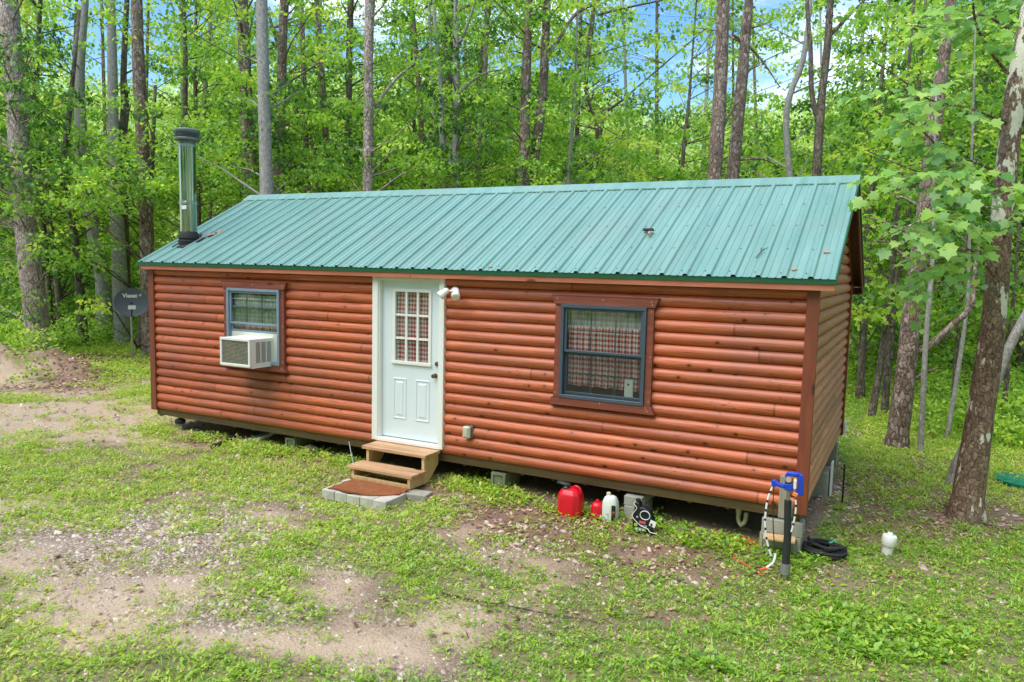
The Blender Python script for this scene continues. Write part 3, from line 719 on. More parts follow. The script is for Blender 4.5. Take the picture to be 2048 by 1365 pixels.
# ---------- door
mb = MB()
mb.box(DX0 - .03, DX0 + .06, -.02, .05, .065, DZ1, .004); mb.box(DX1 - .055, DX1 + .02, -.02, .05, .065, DZ1, .004); mb.box(DX0 + .061, DX1 - .056, -.018, .05, 2.155, DZ1 - .002, .003)
mb.box(DX0 + .0605, DX0 + .075, .0, .14, .10, 2.154); mb.box(DX1 - .0555, DX1 - .0565 + .0, .0, .14, .10, 2.154); mb.box(DX0 + .076, DX1 - .058, .0, .14, 2.139, 2.153)
dr_frame = mb.build('door_frame', WHITE, cabin)
mb = MB(); mb.box(DX0 + .03, DX1 - .02, -.025, .14, .062, .105, .004); mb.build('threshold', WHITE, dr_frame)
DA, DB, DC, DD = DX0 + .078, DX1 - .058, .118, 2.137
GA, GB, GC, GD = 4.665, 5.185, 1.115, 2.005      # glazed opening
mb = MB(); y0, y1 = .065, .105
mb.box(DA, GA, y0, y1, DC, DD); mb.box(GB, DB, y0, y1, DC, DD); mb.box(GA, GB, y0, y1, GD, DD); mb.box(GA, GB, y0, y1, DC, GC)
for pa, pb in ((4.640, 4.845), (4.985, 5.20)):    # two raised panels
    pz0, pz1 = .365, .895
    for q in (0, 1):
        i0, i1 = (.0, .018), (.03, .012)
    a = [(pa, pz0), (pb, pz0), (pb, pz1), (pa, pz1)]
    def ringp(inset, yy): return [(pa + inset, yy, pz0 + inset), (pb - inset, yy, pz0 + inset), (pb - inset, yy, pz1 - inset), (pa + inset, yy, pz1 - inset)]
    rs = [ringp(0, .0645), ringp(.006, .056), ringp(.014, .056), ringp(.020, .0642), ringp(.045, .0642), ringp(.060, .055)]
    vs = [v for r in rs for v in r]; fs = [[i * 4 + k, i * 4 + (k + 1) % 4, i * 4 + 4 + (k + 1) % 4, i * 4 + 4 + k] for i in range(len(rs) - 1) for k in range(4)] + [[20, 21, 22, 23]]
    mb.add(vs, fs)
door = mb.build('door', DOORM, cabin)
mb = MB(); f0, f1 = .045, .064; e = .035
mb.box(GA - e, GB + e, f0, f1, GD - .005, GD + e, .003); mb.box(GA - e - .01, GB + e + .01, f0 - .008, f1, GC - e, GC + .006, .003)
mb.box(GA - e, GA + .006, f0, f1, GC + .007, GD - .006, .003); mb.box(GB - .006, GB + e, f0, f1, GC + .007, GD - .006, .003)
pw = (GB - GA) / 3; ph = (GD - GC) / 3
for i in (1, 2): mb.box(GA + i * pw - .014, GA + i * pw + .014, .050, .078, GC + .007, GD - .006, .003)
for i in (1, 2):
    for j in range(3): mb.box(GA + j * pw + .0145, GA + (j + 1) * pw - .0145, .051, .077, GC + i * ph - .013, GC + i * ph + .013)
mb.build('glazing_frame', WHITE, door)
mb = MB()
for i in range(3):
    for j in range(3): mb.box(GA + i * pw + .001, GA + (i + 1) * pw - .001, .080, .083, GC + j * ph + .001, GC + (j + 1) * ph - .001)
mb.build('pane', GLASS, door)
mb = MB(); mb.lathe((5.285, .064, .97), [(.030, 0), (.030, -.006), (.012, -.010), (.011, -.035), (.024, -.042), (.028, -.055), (.022, -.068), (.006, -.070)], 16, 'y'); mb.build('door_knob', BRASS, door, True)
mb = MB(); mb.lathe((5.305, .064, 1.12), [(.030, 0), (.029, -.010), (.020, -.020), (.019, -.026), (.004, -.027)], 16, 'y'); mb.build('deadbolt', BRASS, door, True)

# ---------- windows
def bars(mb, x0, x1, z0, z1, w, y0, y1, bev=.003):
    mb.box(x0, x1, y0, y1, z1 - w, z1, bev); mb.box(x0, x1, y0, y1, z0, z0 + w, bev)
    mb.box(x0, x0 + w, y0 + .0015, y1, z0 + w, z1 - w, bev); mb.box(x1 - w, x1, y0 + .0015, y1, z0 + w, z1 - w, bev)
def window(x0, x1, z0, z1, frame_m, zmid, ac=False):
    mb = MB(); bars(mb, x0, x1, z0, z1, .038, -.055, .06)
    fr = mb.build('window', frame_m, cabin)
    mb = MB(); tw = .075
    mb.prism([(x0 - tw - .04, z1 + .095), (x1 + tw + .05, z1 + .095), (x1 + tw + .012, z1 + .002), (x0 - tw - .006, z1 + .002)], lambda p: (p[0], -.045, p[1]), lambda p: (p[0], .045, p[1]))
    mb.box(x0 - tw - .045, x1 + tw + .055, -.050, .0, z1 + .0955, z1 + .105)
    mb.box(x0 - tw, x0 - .002, -.030, .045, z0 + .004, z1, .002); mb.box(x1 + .002, x1 + tw, -.030, .045, z0 + .004, z1, .002)
    mb.prism([(x0 - tw - .02, z0 + .001), (x1 + tw + .01, z0 + .001), (x1 + tw + .045, z0 - .085), (x0 - tw - .045, z0 - .085)], lambda p: (p[0], -.045, p[1]), lambda p: (p[0], .045, p[1]))
    mb.mi = 1
    for px, pz in ((x0 - .05, z1 + .06), (x1 + .05, z1 + .06), ((x0 + x1) / 2, z1 + .06), (x1 + .06, z1 + .03), ((x0 + x1) / 2, z0 - .02), (x1 + .03, z0 - .03), (x1 + .05, z0 - .05)):
        mb.lathe((px, -.0455, pz), [(.0045, 0), (.004, -.003)], 6, 'y')
    for s in (x0 - .05, x1 + .05):
        for pz in (z0 + .05, zmid, z1 - .04): mb.lathe((s, -.0305, pz), [(.0045, 0), (.004, -.003)], 6, 'y')
    mb.build('window_trim', [TRIMX, WPLAS], fr)
    a, b = x0 + .040, x1 - .040
    mb = MB(); bars(mb, a, b, zmid - .012, z1 - .040, .028, -.030, .0)
    up = mb.build('upper_sash', frame_m, fr)
    mb = MB(); mb.box(a + .028, b - .028, -.014, -.010, zmid + .016, z1 - .068); mb.build('pane', GLASS, up)
    mb = MB(); 
    def grid(za, zb, yy, nx_=3, nz_=2):
        for i in range(1, nx_): xx = a + .028 + (b - a - .056) * i / nx_; mb.box(xx - .007, xx + .007, yy, yy + .006, za, zb)
        for i in range(1, nz_): zz = za + (zb - za) * i / nz_; mb.box(a + .028, b - .028, yy + .0065, yy + .011, zz - .007, zz + .007)
    grid(zmid + .018, z1 - .07, -.007); mb.build('muntin', SLATE, up)
    if not ac:
        mb = MB(); bars(mb, a, b, z0 + .040, zmid - .014, .030, .002, .030); lo = mb.build('lower_sash', frame_m, fr)
        mb = MB(); mb.box(a + .03, b - .03, .014, .018, z0 + .07, zmid - .044); mb.build('pane', GLASS, lo)
        mb = MB(); grid(z0 + .072, zmid - .046, .020); mb.build('muntin', SLATE, lo)
        mb = MB(); mb.box(a + .004, b - .004, -.020, -.0185, z0 + .045, zmid - .018); mb.build('insect_screen', SCREEN, fr)
    else:
        mb = MB(); bars(mb, a, b, 1.335, zmid + .25, .030, .004, .030); lo = mb.build('lower_sash', frame_m, fr)
        mb = MB(); mb.box(a + .03, b - .03, .014, .018, 1.366, zmid + .219); mb.build('pane', GLASS, lo)
        mb = MB(); mb.box(2.60, b - .002, .002, .02, z0 + .042, 1.334); mb.box(a + .002, 2.03, .002, .02, z0 + .042, 1.334); mb.box(2.031, 2.599, .002, .02, 1.285, 1.334)
        for i in range(6): mb.box(2.612 + i * .018, 2.618 + i * .018, -.002, .0015, z0 + .05, 1.325)
        mb.build('filler_panel', simple('cream_panel', (.66, .68, .58), .5), fr)
    return fr
window(*WN[0], SLATEL, 1.455, True); window(*WN[1], SLATE, 1.42)

def curtain(name, x0, x1, z0, z1, y, m, label, folds=9, amp=.018, wav=0):
    nx_, nz_ = 120, 14; xs = np.linspace(x0, x1, nx_); zs = np.linspace(z0, z1, nz_)
    X, Z = np.meshgrid(xs, zs); ph = (X - x0) / (x1 - x0) * folds * 2 * np.pi
    A = amp * (1.0 - .35 * (Z - z0) / (z1 - z0)); Y = y + A * np.sin(ph + .6 * np.sin(ph * .37)) + .3 * A * np.sin(ph * 2.3 + Z * 2)
    Zz = Z + (1 - (Z - z0) / (z1 - z0)) * wav * np.sin(ph * .5)
    s = np.cumsum(np.hypot(np.gradient(Y[0]), np.gradient(X[0]))); Sx = np.tile(s, (nz_, 1)) + .006 * np.sin(Z * 9)
    i = np.arange(nx_ * nz_).reshape(nz_, nx_); F = np.stack([i[:-1, :-1], i[:-1, 1:], i[1:, 1:], i[1:, :-1]], -1).reshape(-1, 4)
    o = make_obj(name, np.stack([X, Y, Zz], -1).reshape(-1, 3), F, m, smooth=True, attrs={'s': Sx.ravel()}, loc=None)
    return tag(o, label, 'curtain')
curtain('curtain', 4.63, 5.215, 1.07, 2.04, .099, GING, 'red and white gingham curtain hanging behind the small panes of the white door', 7, .011)
curtain('curtain', 7.08, 7.99, 1.03, 1.70, .062, GING, 'red and white gingham curtain hanging low behind the wide unobstructed window', 11, .020, .006)
curtain('curtain', 7.05, 7.99, 1.66, 1.93, .10, GINGP, 'dim patterned valance hanging across the top of the wide unobstructed window', 12, .015)
curtain('curtain', 1.80, 2.72, 1.46, 1.86, .050, GINGP, 'pale faded checked curtain behind the window that holds the air conditioner', 10, .014)
curtain('curtain', 1.79, 2.73, 1.37, 1.44, .045, GING, 'narrow strip of red checked curtain showing just above the air conditioner', 12, .010)
mb = MB(); mb.box(1.79, 2.73, .015, .025, 1.80, 1.812); tag(mb.build('curtain_rod', WPLAS, loc=(2.2, .08, 1.8)), 'thin pale curtain rod across the window above the air conditioner', 'curtain rod')
mb = MB(); mb.box(7.765, 7.865, .031, .044, .935, 1.155, .008); mb.mi = 1; mb.lathe((7.81, .0305, 1.095), [(.013, 0), (.011, -.002)], 12, 'y')
tag(mb.build('bottle', [WPLAS, BLACK], loc=(7.8, .07, .935)), 'white upright box with one dark dot standing on the sill behind the wide window', 'box')

# ---------- chimney (fixed to the roof)
cx, cy = .31, .50; zr = EZ + (cy - EY) * SL
mb = MB(); mb.lathe((cx, cy, 0), [(0.126, zr + .05), (0.126, 3.21)], 28); mb.lathe((cx, cy, 0), [(0.1247, 3.245), (0.1247, 4.10)], 28)
ch = mb.build('chimney_pipe', CHROME, roof_o, True)
mb = MB()
mb.lathe((cx, cy, 3.205), [(0.126, 0), (0.1319, .003), (0.1319, .019), (0.1277, .022), (0.1277, .027), (0.1319, .030), (0.1319, .042), (0.126, .045)], 28)
mb.box(cx + .02, cx + .14, cy - .15, cy - .13, 3.205, 3.25, .004)
mb.build('clamp_band', STEEL, ch, True)
mb = MB(); mb.lathe((cx, cy, 4.09), [(0.126, 0), (0.1319, .003), (0.1319, .016), (0.1277, .02), (0.1277, .028), (0.1319, .031), (0.1319, .042), (0.126, .045)], 28); mb.build('clamp_band', STEEL, ch, True)
mb = MB(); mb.box(cx + .02, cx + .125, cy - .1385, cy - .1355, 3.125, 3.185); mb.build('paper_label', WPLAS, ch)
CAPM = simple('sooty_cap_metal', (0.168, .19, .175), .5, .6, .3, 25)
mb = MB(); mb.lathe((cx, cy, 4.13), [(0.126, 0), (0.126, .055), (0.1865, .062), (0.1915, .085), (0.1865, .10)], 28); mb.lathe((cx, cy, 4.32), [(0.1865, -.015), (0.1949, 0), (0.1915, .028), (0.1596, .05), (0.084, .062), (.01, .066)], 28)
mb.mi = 1; mb.lathe((cx, cy, 4.2), [(0.1386, 0), (0.1386, .13)], 20)
mb.mi = 0
for k in range(44):
    a = 2 * math.pi * k / 44; mb.box(cx + .180 * math.cos(a) - .003, cx + .180 * math.cos(a) + .003, cy + .180 * math.sin(a) - .003, cy + .180 * math.sin(a) + .003, 4.225, 4.31)
for z in (4.25, 4.275, 4.295): mb.lathe((cx, cy, z), [(0.1781, 0), (0.1831, 0), (0.1831, .004), (0.1781, .004)], 28)
mb.build('chimney_cap', [CAPM, BLACK], ch, True)
mb = MB(); mb.lathe((cx, cy, 0), [(0.147, zr - .14), (0.1554, zr - .02), (0.1596, zr + .02), (0.1428, zr + .04), (0.1596, zr + .06), (0.1554, zr + .09), (0.1344, zr + .155), (0.1268, zr + .165)], 28)
vs = []
for k in range(28):
    a = 2 * math.pi * k / 28; r = .21 + .03 * math.sin(5 * a); x_, y_ = cx + r * 1.05 * math.cos(a), cy + r * math.sin(a)
    vs.append((x_, y_, EZ + (y_ - EY) * SL + .024))
mb.add(vs + [(v[0], v[1], v[2] - .02) for v in vs], [list(range(28))] + [[k, (k + 1) % 28, 28 + (k + 1) % 28, 28 + k] for k in range(28)])
mb.build('roof_boot', BLACKR, ch, True)

# debris on the roof
def onroof(x, y, h=.02): return np.array([x, y, EZ + (y - EY) * SL + h])
def dead_leaf(x, y, s, label, name='dead_leaf', g_=None, rot=0):
    mb = MB(); n = 8; vs = []
    for i in range(n):
        a = 2 * math.pi * i / n; r = s * (1 + .35 * math.cos(3 * a + rot)); p = onroof(x + r * math.cos(a + rot), y + r * .7 * math.sin(a + rot), .012 + .35 * s * abs(math.cos(a * 1.5))); vs.append(p)
    c0 = onroof(x, y, .010); mb.add(vs + [c0], [[i, (i + 1) % n, n] for i in range(n)])
    o = mb.build(name, LITTERB, loc=tuple(onroof(x, y, 0)), recalc=False); return tag(o, label, 'dead leaf', g_)
LITTERB = simple('dry_leaf', (.42, .27, .17), .8, 0, .4, 60)
dead_leaf(9.70, .36, .035, 'single pale curled dead leaf on the green roof near its right edge')
dead_leaf(8.42, -.02, .032, 'small pale dead leaf caught on the roof edge above the wide window')
dead_leaf(9.45, .02, .03, 'small tan dead leaf on the roof near the right end of the eave', rot=1)
dead_leaf(6.1, -.05, .03, 'small brown dead leaf on the roof edge just right of the door', rot=2)
for (x, y, r_) in ((.48, .62, .0), (.56, .70, 1.), (.64, .80, 2.)): dead_leaf(x, y, .075, 'brown dead leaves lodged against the uphill side of the stovepipe boot', g_='dead leaves behind the stovepipe', rot=r_)
mb = MB(); p = [onroof(9.05, .22, .02), onroof(9.08, .33, .03), onroof(9.06, .42, .02)]; mb.tube([tuple(q) for q in p], .005, 5)
mb.tube([tuple(p[1]), tuple(onroof(9.13, .41, .03))], .004, 5); tag(mb.build('twig', BARK['dark'], loc=tuple(p[0])), 'forked dark twig lying on the roof above the right end wall', 'twig')
mb = MB(); p = onroof(7.74, .77, .02)
for i in range(7):
    a = i / 6 * 3.0; mb.lathe((p[0] - .045 + i * .015, p[1] - .03 + .02 * math.sin(a), p[2] + .01), [(.022, 0), (.024, .01), (.012, .03), (.002, .034)], 8)
mb.mi = 1; mb.tube([(p[0] + .03, p[1] - .06, p[2] - .01), (p[0] + .035, p[1] - .12, p[2] - .035)], [.022, .012], 7)
tag(mb.build('bark_chip', [BLACKR, LITTERB], loc=tuple(p)), 'black and tan curled scrap of bark lying in the middle of the roof', 'bark scrap')

# ---------- air conditioner
ac = root('air_conditioner', (2.31, -.2, .90), 'white window air conditioner jutting from the smaller window', 'air conditioner')
A0, A1, AY0, AY1, AZ0, AZ1 = 2.035, 2.60, -.43, .02, .905, 1.285
mb = MB(); mb.box(A0, A1, AY0 + .03, AY1, AZ0, AZ1, .006)
# rear rim
bars(mb, A0 - .004, A1 + .004, AZ0 - .004, AZ1 + .004, .035, AY0, AY0 + .0295, .004)
mb.box(A0 - .01, A1 + .01, AY0 + .05, -.02, AZ0 - .02, AZ0 - .001)
mb.build('housing', WPLAS, ac)
def fins():
    m, nt = new_mat('condenser_fins'); z = N(nt, 'ShaderNodeSeparateXYZ', {'Vector': objco(nt)}).outputs[2]
    f = math_(nt, 'FRACT', math_(nt, 'MULTIPLY', z, 55)); n = noise(nt, objco(nt), 30, 5)
    c = ramp(nt, f, [(.3, (.30, .28, .22)), (.6, (.06, .055, .04))]); c = mixc(nt, ramp(nt, n, [(.5, (0, 0, 0)), (.8, (.5, .5, .5))]), c, (.4, .38, .28))
    finish(nt, c, .6, f, .004, .6); return m
mb = MB(); mb.box(A0 + .032, A1 - .032, AY0 + .012, AY0 + .028, AZ0 + .032, AZ1 - .032); mb.build('condenser_coil', fins(), ac)
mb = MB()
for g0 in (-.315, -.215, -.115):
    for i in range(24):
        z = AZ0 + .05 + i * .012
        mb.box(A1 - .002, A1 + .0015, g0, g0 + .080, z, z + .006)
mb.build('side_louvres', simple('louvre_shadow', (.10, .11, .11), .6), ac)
# ---------- flood light
fl = root('security_light', (5.60, -.02, 2.03), 'white twin head security light fixed beside the top right of the door', 'security light')
mb = MB(); mb.lathe((5.60, .01, 2.035), [(.055, 0), (.055, -.03), (.045, -.045), (.02, -.05), (.018, -.06)], 18, 'y'); mb.build('base', WPLAS, fl, True)
for sx, dr in ((-1, Vector((-.5, -.45, -.55))), (1, Vector((.30, -.62, -.60)))):
    p = Vector((5.60 + sx * .05, -.065, 2.04)); dr = dr.normalized(); q = p + Vector((sx * .02, -.03, 0))
    mb = MB(); mb.tube([(5.60, -.055, 2.04), tuple(p), tuple(q)], .011, 8)
    mb.tube([q - dr * .03, q - dr * .012, q + dr * .03, q + dr * .085, q + dr * .10], [.018, .036, .040, .056, .055], 16)
    hd = mb.build('lamp_head', WPLAS, fl, True)
    mb = MB(); mb.tube([q + dr * .096, q + dr * .106, q + dr * .110], [.050, .046, .015], 16)
    mb.build('lens', simple('lamp_lens', (.85, .80, .66), .2), hd, True)
# ---------- outlet cover
ob = root('outlet_box', (5.815, -.02, .33), 'beige weatherproof outlet cover on the log wall low down right of the door', 'outlet cover')
mb = MB(); mb.box(5.765, 5.875, -.005, .04, .262, .412, .006); mb.build('back_plate', simple('grey_gasket', (.12, .12, .11), .6), ob)
mb = MB(); mb.box(5.758, 5.860, -.060, -.006, .262, .408, .014); mb.box(5.778, 5.838, -.068, -.0605, .285, .388, .006); mb.build('cover', BEIGE, ob)

# ---------- steps
st = root('wooden_steps', (4.93, -.35, -.30), 'short two tread wooden steps leading up to the white door', 'steps')
for k, (ya, yb, z) in enumerate(((-.335, .0, .055), (-.62, -.31, -.135))):
    w_ = (yb - ya) / 2
    for j in range(2):
        mb = MB(); mb.box(4.445, 5.415, ya + j * w_ + .002, ya + (j + 1) * w_ - .002, z - .040, z, .004)
        mb.build('tread', TREAD, st)
for x in (4.50, 5.345):
    mb = MB(); mb.prism([(-.60, -.30), (-.60, -.176), (-.308, -.176), (-.308, .0145), (.0, .0145), (.0, -.12), (-.22, -.31)], lambda p, x=x: (x, *p), lambda p, x=x: (x + .038, *p)); mb.build('stringer', STRING, st)
mb = MB(); mb.box(4.5385, 5.3445, -.60, -.562, -.305, -.255, .003); mb.build('bottom_rail', STRING, st)
# pavers under the mat
gA = np.array([4.47, -.98]); 
def paver(x0, x1, y0, y1, z1, label, h=.115, m=PAVE, rz=0, group=None):
    mb = MB(); mb.box(x0, x1, y0, y1, z1 - h, z1, .006, Matrix.Rotation(rz, 3, 'Z'))
    o = mb.build('paving_block', m, loc=((x0 + x1) / 2, (y0 + y1) / 2, z1 - h)); return tag(o, label, 'paving block', group)
pd = ['leftmost pale paving block at the front of the pad below the wooden steps', 'second pale paving block from the left in the front row below the steps', 'third pale paving block from the left in the front row below the steps', 'fourth pale paving block from the left in the front row below the steps', 'bare rightmost paving block at the front corner of the pad below the steps']
for i in range(5): paver(4.50 + i * .187, 4.683 + i * .187, -1.13 + .006 * (i % 2), -.745, -.300 - .003 * (i % 3), pd[i], m=PAVE)
pr_ = ['paving block at the back left of the pad, beside the foot of the steps', 'paving block hidden under the back of the mat, left of centre', 'paving block under the back of the mat, right of centre', 'chipped paving block at the back right of the pad beside the steps']
for i in range(4): paver(4.46 + i * .235, 4.69 + i * .235, -.738, -.625, -.302 - .003 * (i % 2), pr_[i])
paver(5.33, 5.64, -.70, -.50, -.315, 'separate grey paving block on the soil right of the steps, under their corner', .12, CONC, .15)
# mat
xs = np.linspace(0, 1, 40); ys = np.linspace(0, 1, 18); X, Y = np.meshgrid(xs, ys)
mx_ = 4.56 + X * .84; my_ = -1.10 + Y * .47
my_ = my_ + np.where(X > .62, (X - .62) * .62, 0) * (1 - Y) + .02 * np.sin(X * 14) * (Y < .05)
mx_ = mx_ + .012 * np.sin(Y * 17) * ((X > .97) | (X < .03))
mz_ = -.284 + .010 * np.sin(X * 5) * (1 - Y) + .012 * (X > .93) * np.sin(Y * 9)
i = np.arange(X.size).reshape(X.shape); F = np.stack([i[:-1, :-1], i[:-1, 1:], i[1:, 1:], i[1:, :-1]], -1).reshape(-1, 4)
V = np.stack([mx_, my_, mz_], -1).reshape(-1, 3); nV = len(V); V2 = V - [0, 0, .012]
edge = list(i[0, :]) + list(i[1:, -1]) + list(i[-1, :-1][::-1]) + list(i[1:-1, 0][::-1]); E4 = [[a, b, b + nV, a + nV] for a, b in zip(edge, edge[1:] + edge[:1])]
o = make_obj('doormat', np.concatenate([V, V2]), np.concatenate([F, F[:, ::-1] + nV, np.array(E4)]), MAT, loc=(4.9, -.85, -.29))
tag(o, 'worn reddish brown coir doormat on the paving blocks below the steps', 'doormat')
# under-mat pavers gap filler is bare soil

# ---------- concrete blocks
def block(name_x0, x1, y0, y1, z0, label, h=.193, m=CONC, hollow=True, end=False):
    x0 = name_x0; mb = MB()
    if hollow:   # recessed end face towards the yard
        t = .028; mb.box(x0, x1, y0 + .02, y1, z0, z0 + h, .003)
        mb.box(x0, x0 + t, y0, y0 + .0195, z0, z0 + h); mb.box(x1 - t, x1, y0, y0 + .0195, z0, z0 + h); mb.box(x0 + t, x1 - t, y0, y0 + .0195, z0 + h - t, z0 + h)
    else: mb.box(x0, x1, y0, y1, z0, z0 + h, .005)
    o = mb.build('concrete_block', m, loc=((x0 + x1) / 2, (y0 + y1) / 2, z0)); return tag(o, label, 'concrete block', 'concrete blocks carrying the cabin')
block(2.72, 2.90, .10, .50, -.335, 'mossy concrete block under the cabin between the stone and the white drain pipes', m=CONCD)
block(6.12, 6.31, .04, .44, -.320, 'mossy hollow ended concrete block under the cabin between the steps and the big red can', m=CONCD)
block(7.83, 8.03, -.02, .38, -.440, 'lower of two concrete blocks between the white jug and the black oil jug', m=CONC, hollow=False, h=.205)
block(7.825, 8.025, -.01, .39, -.232, 'upper of two concrete blocks between the white jug and the black oil jug', m=CONC, hollow=False, h=.105)
block(9.27, 9.66, .00, .20, -.500, 'lower concrete block of the pile at the right front corner, behind the blue hydrant', m=CONC, h=.225)
block(9.28, 9.67, .02, .21, -.272, 'upper concrete block of the pile at the right front corner, behind the blue hydrant', m=CONC, hollow=False, h=.145)
block(9.48, 9.70, 2.25, 2.63, -.47, 'concrete block standing under the middle of the right end wall', m=CONC, hollow=False, h=.34)
block(9.45, 9.66, 3.98, 4.2, -.47, 'concrete block under the far right back corner of the cabin', m=CONC, hollow=False, h=.34)
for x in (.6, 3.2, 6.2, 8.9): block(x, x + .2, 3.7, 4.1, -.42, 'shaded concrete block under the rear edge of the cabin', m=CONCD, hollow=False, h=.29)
mb = MB(); mb.box(9.32, 9.62, -.16, .0 - .002, -.285, -.262, .003, Matrix.Rotation(.1, 3, 'Z')); tag(mb.build('wood_shim', STRING, loc=(9.47, -.08, -.27)), 'flat pale wooden board resting on the block pile behind the blue hydrant', 'board')
mb = MB(); mb.box(9.715, 9.735, 2.35, 2.52, -.50, -.02, .002); tag(mb.build('vent_board', WPLAS, loc=(9.72, 2.4, -.5)), 'white upright board leaning at the foot of the right end wall', 'board')
mb = MB(); mb.box(9.715, 9.75, 4.12, 4.32, .04, .20, .004); tag(mb.build('white_bucket', WPLAS, loc=(9.73, 4.2, .04)), 'small white box fixed low at the far back corner of the right end wall', 'box')
pp = root('drain_pipe', (.50, .12, -.34), 'short grey upright pipe with a black cap under the left end of the cabin', 'pipe')
mb = MB(); mb.lathe((.50, .12, -.36), [(.045, 0), (.045, .16)], 14); mb.build('pipe', simple('grey_pvc', (.35, .34, .30), .5), pp, True)
mb = MB(); mb.lathe((.50, .12, -.20), [(.075, 0), (.080, .012), (.078, .055), (.06, .065)], 16); mb.build('pipe_cap', BLACKR, pp, True)
# pipes and stone by the left side
def gp(x, y, h=0): return (x, y, float(bake(np.array([x]), np.array([y]))[0]) + h)
mb = MB(); mb.tube([gp(1.86, -.40, .035), gp(1.70, .10, .05)], .030, 14); 
a_ = Vector(gp(1.86, -.40, .035)); d_ = (a_ - Vector(gp(1.70, .10, .05))).normalized(); mb.tube([a_ - d_ * .03, a_ + d_ * .03], .045, 14)
tag(mb.build('drain_hose', BLACKR, smooth=True, loc=gp(1.8, -.3)), 'short black drain pipe lying in the weeds at the left of the yard', 'pipe')
WPVC = simple('white_pvc', (.72, .70, .64), .4, 0, .12, 10)
mb = MB(); mb.tube([gp(2.02, .02, .03), gp(1.93, .52, .05)], .030, 14); a_ = Vector(gp(2.02, .02, .03)); mb.tube([a_, a_ + Vector((.005, -.02, 0))], .036, 14)
tag(mb.build('drain_pipe', WPVC, smooth=True, loc=gp(2.0, .2)), 'left and longer of two white drain pipe ends lying under the cabin edge', 'pipe')
mb = MB(); mb.tube([gp(2.15, .10, .05), gp(2.20, .6, .13)], .027, 14); a_ = Vector(gp(2.15, .10, .05)); mb.tube([a_, a_ + Vector((-.01, -.03, -.004))], .034, 14)
tag(mb.build('drain_pipe', WPVC, smooth=True, loc=gp(2.15, .3)), 'right of two white drain pipe ends, slanting up under the cabin edge', 'pipe')
def rock(x, y, s, label, name='stone', m=ROCKM):
    mb = MB(); n, k = 10, 6; vs = []
    for j in range(k + 1):
        ph_ = math.pi * j / k
        for i_ in range(n):
            a = 2 * math.pi * i_ / n; r = s * (1 + .15 * math.sin(3 * a + j) + .1 * math.sin(5 * a + 2 * j))
            vs.append((x + r * math.sin(ph_) * math.cos(a), y + .8 * r * math.sin(ph_) * math.sin(a), gp(x, y)[2] + s * .2 + s * .42 * math.cos(ph_)))
    mb.add(vs, [[j * n + i_, j * n + (i_ + 1) % n, (j + 1) * n + (i_ + 1) % n, (j + 1) * n + i_] for j in range(k) for i_ in range(n)])
    return tag(mb.build(name, m, smooth=True, loc=gp(x, y)), label, 'stone')
rock(3.10, .22, .13, 'flat tan stone under the cabin edge left of the steps')
rock(9.05, .45, .06, 'small dark stone in the shade under the right end of the cabin')
mb = MB(); mb.tube(bezier([(3.98, -.02, -.02), (4.12, -.14, -.15), gp(4.28, -.26, .0)], 8), .005, 6); tag(mb.build('wire', simple('grey_cable', (.4, .42, .44), .5), loc=(4.1, -.1, -.1)), 'thin grey cable slanting from the wall foot to the soil left of the steps', 'cable')

# ---------- cans and jugs
def can(x, y, w, d, h, m, name, cham=.05):
    z0 = gp(x, y)[2] - .008; mb = MB(); pr = [(0, .86), (.03, 1.0), (.62, 1.0), (.80, .93), (.94, .72), (1.0, .40)]
    c = cham; poly = [(-w / 2 + c, -d / 2), (w / 2 - c, -d / 2), (w / 2, -d / 2 + c), (w / 2, d / 2 - c), (w / 2 - c, d / 2), (-w / 2 + c, d / 2), (-w / 2, d / 2 - c), (-w / 2, -d / 2 + c)]
    vs = [(x + px * s, y + py * s, z0 + h * t) for t, s in pr for px, py in poly]; n = 8
    fs = [[j * n + i_, j * n + (i_ + 1) % n, (j + 1) * n + (i_ + 1) % n, (j + 1) * n + i_] for j in range(len(pr) - 1) for i_ in range(n)] + [list(range(n))[::-1], [(len(pr) - 1) * n + i_ for i_ in range(n)]]
    mb.add(vs, fs); return mb, z0
def bev(o, w=.008, seg=2):
    b = o.modifiers.new('bevel', 'BEVEL'); b.width = w; b.segments = seg; b.limit_method = 'ANGLE'; b.angle_limit = rad(20); return o
t = root('fuel_can', gp(7.28, -.22), 'big glossy red plastic fuel can with a black spout under the cabin edge', 'fuel can')
mb, z0 = can(7.28, -.22, .265, .25, .315, RED, 'x', .055); bev(mb.build('body', RED, t, True), .014, 3)
mb = MB(); mb.lathe((7.24, -.25, z0 + .300), [(.042, 0), (.044, .02), (.03, .03), (.022, .045)], 16); mb.box(7.13, 7.28, -.285, -.215, z0 + .345, z0 + .368, .006, Matrix.Rotation(.12, 3, 'Y')); mb.build('spout', simple('dark_green_cap', (.012, .035, .028), .35), t, True)
mb = MB(); mb.tube(bezier([(7.30, -.22, z0 + .28), (7.33, -.22, z0 + .335), (7.39, -.22, z0 + .31), (7.39, -.22, z0 + .24)], 12), .014, 10); mb.build('handle', RED, t, True)
t = root('fuel_can', gp(7.575, -.16), 'small dark red fuel can squeezed between the big red can and the white jug', 'fuel can')
mb, z0 = can(7.575, -.16, .125, .14, .185, RED, 'x', .03); bev(mb.build('body', RED, t, True), .008, 2)
mb = MB(); mb.tube([(7.575, -.16, z0 + .17), (7.575, -.17, z0 + .205)], .017, 10); mb.build('cap', RED, t, True)
mb = MB(); mb.tube([(7.59 + .028 * math.cos(a), -.232 - .0, z0 + .04 + .028 * math.sin(a)) for a in np.linspace(0, 6.28, 20)], .003, 5); mb.build('ring', simple('rusty_ring', (.5, .33, .15), .4, .5), t)
t = root('jug', gp(7.72, -.16), 'tall white bottle with dark label and trailing white string beside the concrete blocks', 'jug')
